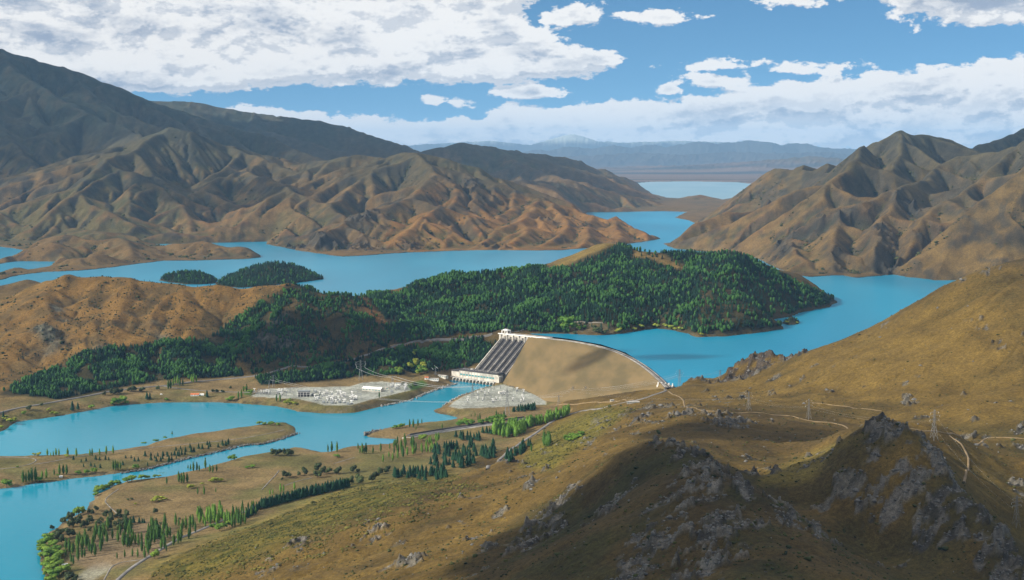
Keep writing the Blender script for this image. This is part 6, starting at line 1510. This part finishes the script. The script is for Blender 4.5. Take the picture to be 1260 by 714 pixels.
for k in range(46):
    x = yr.uniform(386, 440); y = 484 + (x - 386) * .06 + yr.uniform(-1, 11)
    put(gb, x, y, -.3, 'white porcelain circuit breaker in the middle of the switchyard', 'circuit breaker', 'circuit breakers in the middle of the switchyard', 1.7)
for k in range(18): put(gb, yr.uniform(312, 362), yr.uniform(482, 488), 0, 'white porcelain circuit breaker in the left part of the switchyard', 'circuit breaker', 'circuit breakers in the left part of the switchyard', 1.6)
for k in range(14): put(gb, yr.uniform(478, 503), yr.uniform(475, 482), 0, 'white porcelain circuit breaker right of the white roofed shed', 'circuit breaker', 'circuit breakers right of the shed', 1.7)
for k in range(26): put(gb, yr.uniform(575, 650), yr.uniform(481, 496), 0, 'white porcelain circuit breaker on the gravel yard under the dam', 'circuit breaker', 'circuit breakers on the gravel yard', 1.6)
for x, y in [(600,482),(612,480),(628,481),(640,484),(622,488),(600,492),(585,492)]: put(gf, x, y, .5, 'pale steel busbar gantry on the gravel yard under the dam', 'gantry', 'busbar gantries on the gravel yard')
# vehicles
def van(px, py, rot, label, y0=1200):
    q = hit(px, py, y0); r = empty('van', q); r.rotation_euler = (0, 0, rot); tag(r, label, 'van')
    b = MB(); b.add([(-2.6,-1,.5),(2.6,-1,.5),(2.6,1,.5),(-2.6,1,.5),(-2.6,-1,2.6),(1.5,-1,2.6),(2.2,-1,1.5),(2.6,-1,1.35),(-2.6,1,2.6),(1.5,1,2.6),(2.2,1,1.5),(2.6,1,1.35)],
      [(3,2,1,0),(4,5,9,8),(5,6,10,9),(6,7,11,10),(0,4,8,3),(1,2,11,7),(0,1,7,6,5,4),(3,8,9,10,11,2)]); b.obj('body', M['white'], r)
    for sx in (-1.6, 1.6):
        for sy in (-1.0, 1.0): b = MB(); b.bar((sx, sy - .15, .42), (sx, sy + .15, .42), .84, 12); b.obj('wheel', M['dark'], r)
    b = MB(); b.add([(1.56,-.85,2.5),(1.56,.85,2.5),(2.24,.85,1.55),(2.24,-.85,1.55)], [(0,3,2,1)]); b.obj('windscreen', M['glass'], r)
van(198.5, 486, .05, 'white van parked between the far road and the pond', 2400)
van(660, 412.3, -.3, 'white van on the road at the left end of the dam crest', 3000)
van(736, 424.3, -.5, 'white van driving along the middle of the dam crest', 3000)
# ------------------------------------------------------------------ sky with clouds (world, by direction), real cloud banks overhead, air
w = bpy.data.worlds.new('World'); bpy.context.scene.world = w; w.use_nodes = True
nt = w.node_tree; nt.nodes.clear(); N = nt.nodes.new; lk = nt.links.new
def sock(x, node, i):
    if hasattr(x, 'is_output') or isinstance(x, bpy.types.NodeSocket): lk(x, node.inputs[i])
    else: node.inputs[i].default_value = x
def mth(op, a, b=0.0, c=None, clamp=False, tree=None):
    n = N('ShaderNodeMath'); n.operation = op; n.use_clamp = clamp; sock(a, n, 0); sock(b, n, 1)
    if c is not None: sock(c, n, 2)
    return n.outputs[0]
def mrange(x, a, b, c=0.0, d=1.0, smooth=True):
    n = N('ShaderNodeMapRange'); n.interpolation_type = 'SMOOTHSTEP' if smooth else 'LINEAR'
    sock(x, n, 0); n.inputs[1].default_value = a; n.inputs[2].default_value = b; n.inputs[3].default_value = c; n.inputs[4].default_value = d; return n.outputs[0]
tc = N('ShaderNodeTexCoord'); sp = N('ShaderNodeSeparateXYZ'); lk(tc.outputs['Generated'], sp.inputs[0])
az = mth('ARCTAN2', sp.outputs[0], sp.outputs[1]); el = mth('ARCSINE', sp.outputs[2])
AZ = lambda px: math.degrees(math.atan((px - 630) / F)); EL = lambda py: math.degrees(math.atan((188 - py) / F))
azd = mth('MULTIPLY', az, 57.29578); eld = mth('MULTIPLY', el, 57.29578)
def curve(x, pts, lo, hi):
    """piecewise curve of x (degrees) through pts"""
    x0, x1 = pts[0][0], pts[-1][0]
    n = N('ShaderNodeFloatCurve'); lk(mrange(x, x0, x1, 0, 1, False), n.inputs['Value'])
    c = n.mapping.curves[0]; q = [((a - x0) / (x1 - x0), (b - lo) / (hi - lo)) for a, b in pts]
    c.points[0].location = q[0]; c.points[1].location = q[-1]
    for a in q[1:-1]: c.points.new(*a)
    n.mapping.update(); return mth('MULTIPLY_ADD', n.outputs[0], hi - lo, lo)
def density(daz, dele, detail):
    A = mth('ADD', azd, daz); E = mth('ADD', eld, dele)
    def cn(scx, scy, det, rough, dist=0.0, off=0.0):
        cb = N('ShaderNodeCombineXYZ'); lk(mth('MULTIPLY', A, scx), cb.inputs[0]); lk(mth('MULTIPLY_ADD', E, scy, off * 3.7), cb.inputs[1])
        n = N('ShaderNodeTexNoise'); n.noise_dimensions = '2D'; n.inputs['Scale'].default_value = 1; n.inputs['Detail'].default_value = det; n.inputs['Roughness'].default_value = rough; n.inputs['Distortion'].default_value = dist
        lk(cb.outputs[0], n.inputs['Vector']); return n.outputs[0]
    def vor(scx, scy, det, off):
        cb = N('ShaderNodeCombineXYZ'); wv = cn(1.3, 2.0, 3, .6, 0, off + 3)
        lk(mth('MULTIPLY_ADD', wv, .5, mth('MULTIPLY', A, scx)), cb.inputs[0]); lk(mth('MULTIPLY_ADD', wv, .4, mth('MULTIPLY_ADD', E, scy, off * 2.3)), cb.inputs[1])
        n = N('ShaderNodeTexVoronoi'); n.voronoi_dimensions = '2D'; n.feature = 'SMOOTH_F1'; n.inputs['Scale'].default_value = 1; n.inputs['Smoothness'].default_value = 0.35
        n.inputs['Detail'].default_value = det; n.inputs['Roughness'].default_value = 0.62; n.inputs['Lacunarity'].default_value = 2.2; n.normalize = True
        lk(cb.outputs[0], n.inputs['Vector']); return n.outputs['Distance']
    big = cn(0.30, 0.80, 6, 0.58, 0.3); fine = cn(1.6, 2.6, detail, 0.66, 0.2, 5.0); puffs = vor(0.50, 1.00, 3 if detail > 5 else 1.5, 2.0)
    mid = cn(0.85, 1.7, 4, 0.6, 0.0, 9.0)
    nz = mth('ADD', mth('MULTIPLY', mth('SUBTRACT', big, 0.5), 1.2), mth('MULTIPLY', mth('SUBTRACT', fine, 0.5), 0.46))
    nz = mth('ADD', nz, mth('MULTIPLY', mth('SUBTRACT', mid, 0.5), 0.8))
    nz = mth('ADD', nz, mth('MULTIPLY', mth('SUBTRACT', 0.42, puffs), 1.15))
    # band of cumulus along the horizon: its top edge follows a curve
    band_pts = [(-180, 1.4), (-60, 1.2), (AZ(200), EL(150)), (AZ(285), EL(134)), (AZ(330), EL(132)), (AZ(400), EL(140)), (AZ(500), EL(150)), (AZ(580), EL(152)), (AZ(610), EL(138)), (AZ(650), EL(124)), (AZ(700), EL(128)), (AZ(800), EL(128)), (AZ(880), EL(122)), (AZ(960), EL(104)), (AZ(1050), EL(100)), (AZ(1130), EL(96)), (AZ(1260), EL(82)), (60, 3.4), (180, 2.0)]
    top = curve(A, band_pts, 0, 6)
    band = mth('MULTIPLY', mth('SUBTRACT', top, E), 1.1)
    band = mth('MINIMUM', band, 0.62)
    # low side: it thins towards the far ranges
    band = mth('MINIMUM', band, mth('MULTIPLY_ADD', E, 1.4, -0.25))
    # great bank at upper left: its lower edge follows a curve
    bot_pts = [(-180, 4.5), (-60, 3.5), (AZ(0), EL(118)), (AZ(120), EL(116)), (AZ(200), EL(118)), (AZ(330), EL(106)), (AZ(430), EL(106)), (AZ(560), EL(102)), (AZ(680), EL(99)), (AZ(740), EL(92)), (AZ(775), EL(74)), (AZ(800), EL(30)), (AZ(830), 11), (35, 11.5), (180, 8)]
    bot = curve(A, bot_pts, 0, 14)
    up1 = mth('MULTIPLY', mth('SUBTRACT', E, bot), 1.2)
    # right limit of that bank, slanting
    lim_pts = [(-20, AZ(880)), (EL(100), AZ(770)), (EL(78), AZ(775)), (EL(60), AZ(690)), (EL(42), AZ(670)), (EL(20), AZ(640)), (EL(0), AZ(660)), (20, AZ(700)), (80, AZ(900))]
    lim = curve(E, lim_pts, -30, 30)
    up2 = mth('MULTIPLY', mth('SUBTRACT', lim, A), 0.45)
    up_ = mth('MINIMUM', mth('MINIMUM', up1, up2), 0.50)
    cov = mth('MAXIMUM', band, up_)
    def puff(px, py, rx, ry, a=0.8):
        dx = mth('MULTIPLY', mth('SUBTRACT', A, AZ(px)), 1 / (rx / F * 57.3)); dy = mth('MULTIPLY', mth('SUBTRACT', E, EL(py)), 1 / (ry / F * 57.3))
        return mth('MULTIPLY', mth('SUBTRACT', 1.0, mth('SQRT', mth('ADD', mth('MULTIPLY', dx, dx), mth('MULTIPLY', dy, dy)))), a)
    for p in [(1215,-25,150,66,1.6),(1190,18,75,24,.7),(707,25,34,13,.55),(808,25,26,7,.4),(655,115,46,9,.75),(534,124,15,6,.45),(563,129,11,5,.3),(822,111,11,5,.35),(880,84,46,5,.32),(975,90,55,6,.36),(880,103,50,6,.42),(925,113,26,5,.3),(975,2,38,8,.4),(1075,98,26,4,.3),(860,98,34,4,.3),(765,22,20,5,.3),(1160,94,22,4,.2)]:
        cov = mth('MAXIMUM', cov, puff(*p))
    # elsewhere in the sky (overhead, behind): scattered
    scat = mth('MINIMUM', mth('MULTIPLY_ADD', E, 0.05, -0.95), 0.1)
    cov = mth('MAXIMUM', cov, scat)
    return mth('ADD', cov, nz)
d0 = density(0.0, 0.0, 9); d1 = density(-0.26, 0.42, 4)
alpha = mrange(d0, -0.04, 0.16)
# lit from the upper left: thicker towards the light means darker; thick hearts go grey underneath
lit = mrange(mth('SUBTRACT', d0, d1), -0.34, 0.12, 0.0, 1.0)
thick = mrange(d0, 0.45, 1.15, 1.0, 0.72)
sh_c = N('ShaderNodeCombineXYZ'); lk(mth('MULTIPLY', azd, 0.13), sh_c.inputs[0]); lk(mth('MULTIPLY_ADD', eld, 0.48, 4.4), sh_c.inputs[1])
sh_n = N('ShaderNodeTexNoise'); sh_n.noise_dimensions = '2D'; sh_n.inputs['Scale'].default_value = 1; sh_n.inputs['Detail'].default_value = 5; sh_n.inputs['Roughness'].default_value = .55; sh_n.inputs['Distortion'].default_value = .4; lk(sh_c.outputs[0], sh_n.inputs['Vector'])
heart = mth('MULTIPLY', mth('MULTIPLY', mrange(sh_n.outputs[0], 0.43, 0.62), mrange(d0, 0.15, 0.6)), mrange(eld, 0.8, 3.2, .45, 1.0))
b = mth('MULTIPLY', mth('MULTIPLY_ADD', lit, 0.34, 0.67), thick)
b = mth('MULTIPLY', b, mth('MULTIPLY_ADD', heart, -0.27, 1.0))
# wispy haze at the foot of the bank of clouds
cr_ = N('ShaderNodeMix'); cr_.data_type = 'RGBA'; cr_.inputs[6].default_value = (0.36, 0.43, 0.55, 1); cr_.inputs[7].default_value = (1.0, 0.985, 0.96, 1); lk(mrange(b, 0.42, 0.90), cr_.inputs[0])
sky = N('ShaderNodeTexSky'); sky.sky_type = 'NISHITA'; sky.sun_disc = False; sky.sun_elevation = SUN_EL; sky.sun_rotation = SUN_AZ
sky.air_density = 1.0; sky.dust_density = 0.2; sky.ozone_density = 2.2; sky.altitude = 900
# the band just over the horizon is as blue as the photograph's: read the sky a little higher up
cb = N('ShaderNodeCombineXYZ'); lk(sp.outputs[0], cb.inputs[0]); lk(sp.outputs[1], cb.inputs[1]); lk(mth('MULTIPLY_ADD', mth('MAXIMUM', sp.outputs[2], 0.0), 1.5, 0.13), cb.inputs[2])
nv = N('ShaderNodeVectorMath'); nv.operation = 'NORMALIZE'; lk(cb.outputs[0], nv.inputs[0]); lk(nv.outputs[0], sky.inputs[0])
tn = N('ShaderNodeVectorMath'); tn.operation = 'MULTIPLY'; lk(sky.outputs[0], tn.inputs[0]); tn.inputs[1].default_value = (0.60, 0.93, 1.0)
bg1 = N('ShaderNodeBackground'); lk(tn.outputs[0], bg1.inputs[0]); bg1.inputs[1].default_value = 0.078
bg2 = N('ShaderNodeBackground'); lk(cr_.outputs[2], bg2.inputs[0]); bg2.inputs[1].default_value = 0.58
ms = N('ShaderNodeMixShader'); lk(alpha, ms.inputs[0]); lk(bg1.outputs[0], ms.inputs[1]); lk(bg2.outputs[0], ms.inputs[2])
w.cycles.sampling_method = 'MANUAL'; w.cycles.sample_map_resolution = 512
wo = N('ShaderNodeOutputWorld'); lk(ms.outputs[0], wo.inputs[0])

# cumulus banks that stand between the sun and parts of the land (all outside the picture, up to the left and behind)
cm, ct, cbn = nt_new('cloud'); cbn.inputs['Base Color'].default_value = (0.9, 0.9, 0.9, 1); cbn.inputs['Roughness'].default_value = 1; cbn.inputs['Specular IOR Level'].default_value = 0
cmt, ctt, cbt = nt_new('thin_cloud'); cbt.inputs['Base Color'].default_value = (0.9, 0.9, 0.9, 1); cbt.inputs['Roughness'].default_value = 1; cbt.inputs['Specular IOR Level'].default_value = 0
tb = ctt.nodes.new('ShaderNodeBsdfTransparent'); tm = ctt.nodes.new('ShaderNodeMixShader'); tm.inputs[0].default_value = 0.42     # each of its two skins lets half the light through
ctt.links.new(tb.outputs[0], tm.inputs[1]); ctt.links.new(cbt.outputs[0], tm.inputs[2]); ctt.links.new(tm.outputs[0], [n for n in ctt.nodes if n.type == 'OUTPUT_MATERIAL'][0].inputs[0])
def cloud(gx, gy, gz, rx, ry, alt, seed, rot=0.0, thin=False):
    """a bank whose shade falls round (gx, gy, gz)"""
    k = (alt - gz) / sdir.z; c = Vector((gx, gy, gz)) + sdir * k
    nu, nv_ = 72, 36; u = np.linspace(0, 2 * np.pi, nu, endpoint=False); v = np.linspace(0, np.pi, nv_)
    U, Vv = np.meshgrid(u, v); x = np.cos(U) * np.sin(Vv); y = np.sin(U) * np.sin(Vv); z = np.cos(Vv)
    n = fbm(x * 3 + seed * 7.1, y * 3 + z * 2.2, 1.0, 5, 150 + seed) * 0.55
    r = 1 + n; zz = z * np.where(z > 0, 0.55, 0.12) * min(rx, ry) * (1 + 0.6 * n)
    X = x * r * rx; Yy = y * r * ry; ca, sa = math.cos(rot), math.sin(rot)
    vv = np.stack([X * ca - Yy * sa, X * sa + Yy * ca, zz], -1).reshape(-1, 3)
    idn = np.arange(nu * nv_).reshape(nv_, nu); f = np.stack([idn[:-1], idn[1:], np.roll(idn[1:], -1, 1), np.roll(idn[:-1], -1, 1)], -1).reshape(-1, 4)
    o = npobj('cloud', vv, f, cmt if thin else cm, None, True); o.location = c; tag(o, kind='structure'); return o

def shade(px, py, Y, rx, ry, alt, seed, rot=0.0, thin=False):
    q = P(px, py, Y); return cloud(q[0], q[1], q[2], rx, ry, alt, seed, rot, thin)
shade(825, 668, 1000, 430, 262, 1950, 1, 0.35)
shade(1205, 668, 1080, 270, 225, 1950, 2, 0.2)
shade(735, 446, 3010, 95, 34, 2300, 3, 0.5, True)
shade(110, 140, 10300, 1900, 1000, 2900, 4, -0.3, True)
shade(-80, 200, 8900, 900, 700, 2700, 5, 0, True)
shade(340, 172, 12300, 1700, 700, 3000, 6, -0.3, True)
shade(330, 176, 10900, 900, 420, 3000, 16, -0.3)
shade(480, 192, 13300, 1300, 700, 3100, 7, -0.2)
shade(600, 208, 12300, 900, 520, 3000, 8, -0.4)
shade(290, 245, 7500, 420, 220, 2700, 9, 0.3, True)
shade(1235, 172, 8600, 700, 600, 2800, 10)
shade(395, 425, 3280, 260, 130, 2300, 11, 0.3)
shade(880, 525, 1760, 120, 80, 2000, 12, 0.2)
shade(825, 440, 2950, 80, 34, 2300, 13, 0.1, True)
hz = bpy.data.meshes.new('haze'); bx = MB(); top = max(float(H.max()), HC) + 60; bx.box((0, 34000, -45), 150000, 74000, top + 45)
hm, ht, hb = nt_new('air'); ht.nodes.clear(); ho = ht.nodes.new('ShaderNodeOutputMaterial'); pv = ht.nodes.new('ShaderNodeVolumePrincipled')
pv.inputs['Color'].default_value = (0.33, 0.62, 1.0, 1); pv.inputs['Density'].default_value = HAZE; pv.inputs['Anisotropy'].default_value = 0.0; ht.links.new(pv.outputs[0], ho.inputs['Volume'])
o = bx.obj('haze', hm); tag(o, kind='stuff'); 
sc.view_settings.view_transform = 'Standard'; sc.view_settings.look = 'None'; sc.view_settings.exposure = EXPO; sc.view_settings.gamma = 1
sc.cycles.max_bounces = 6; sc.cycles.volume_bounces = 0; sc.cycles.transparent_max_bounces = 8; sc.cycles.use_denoising = True
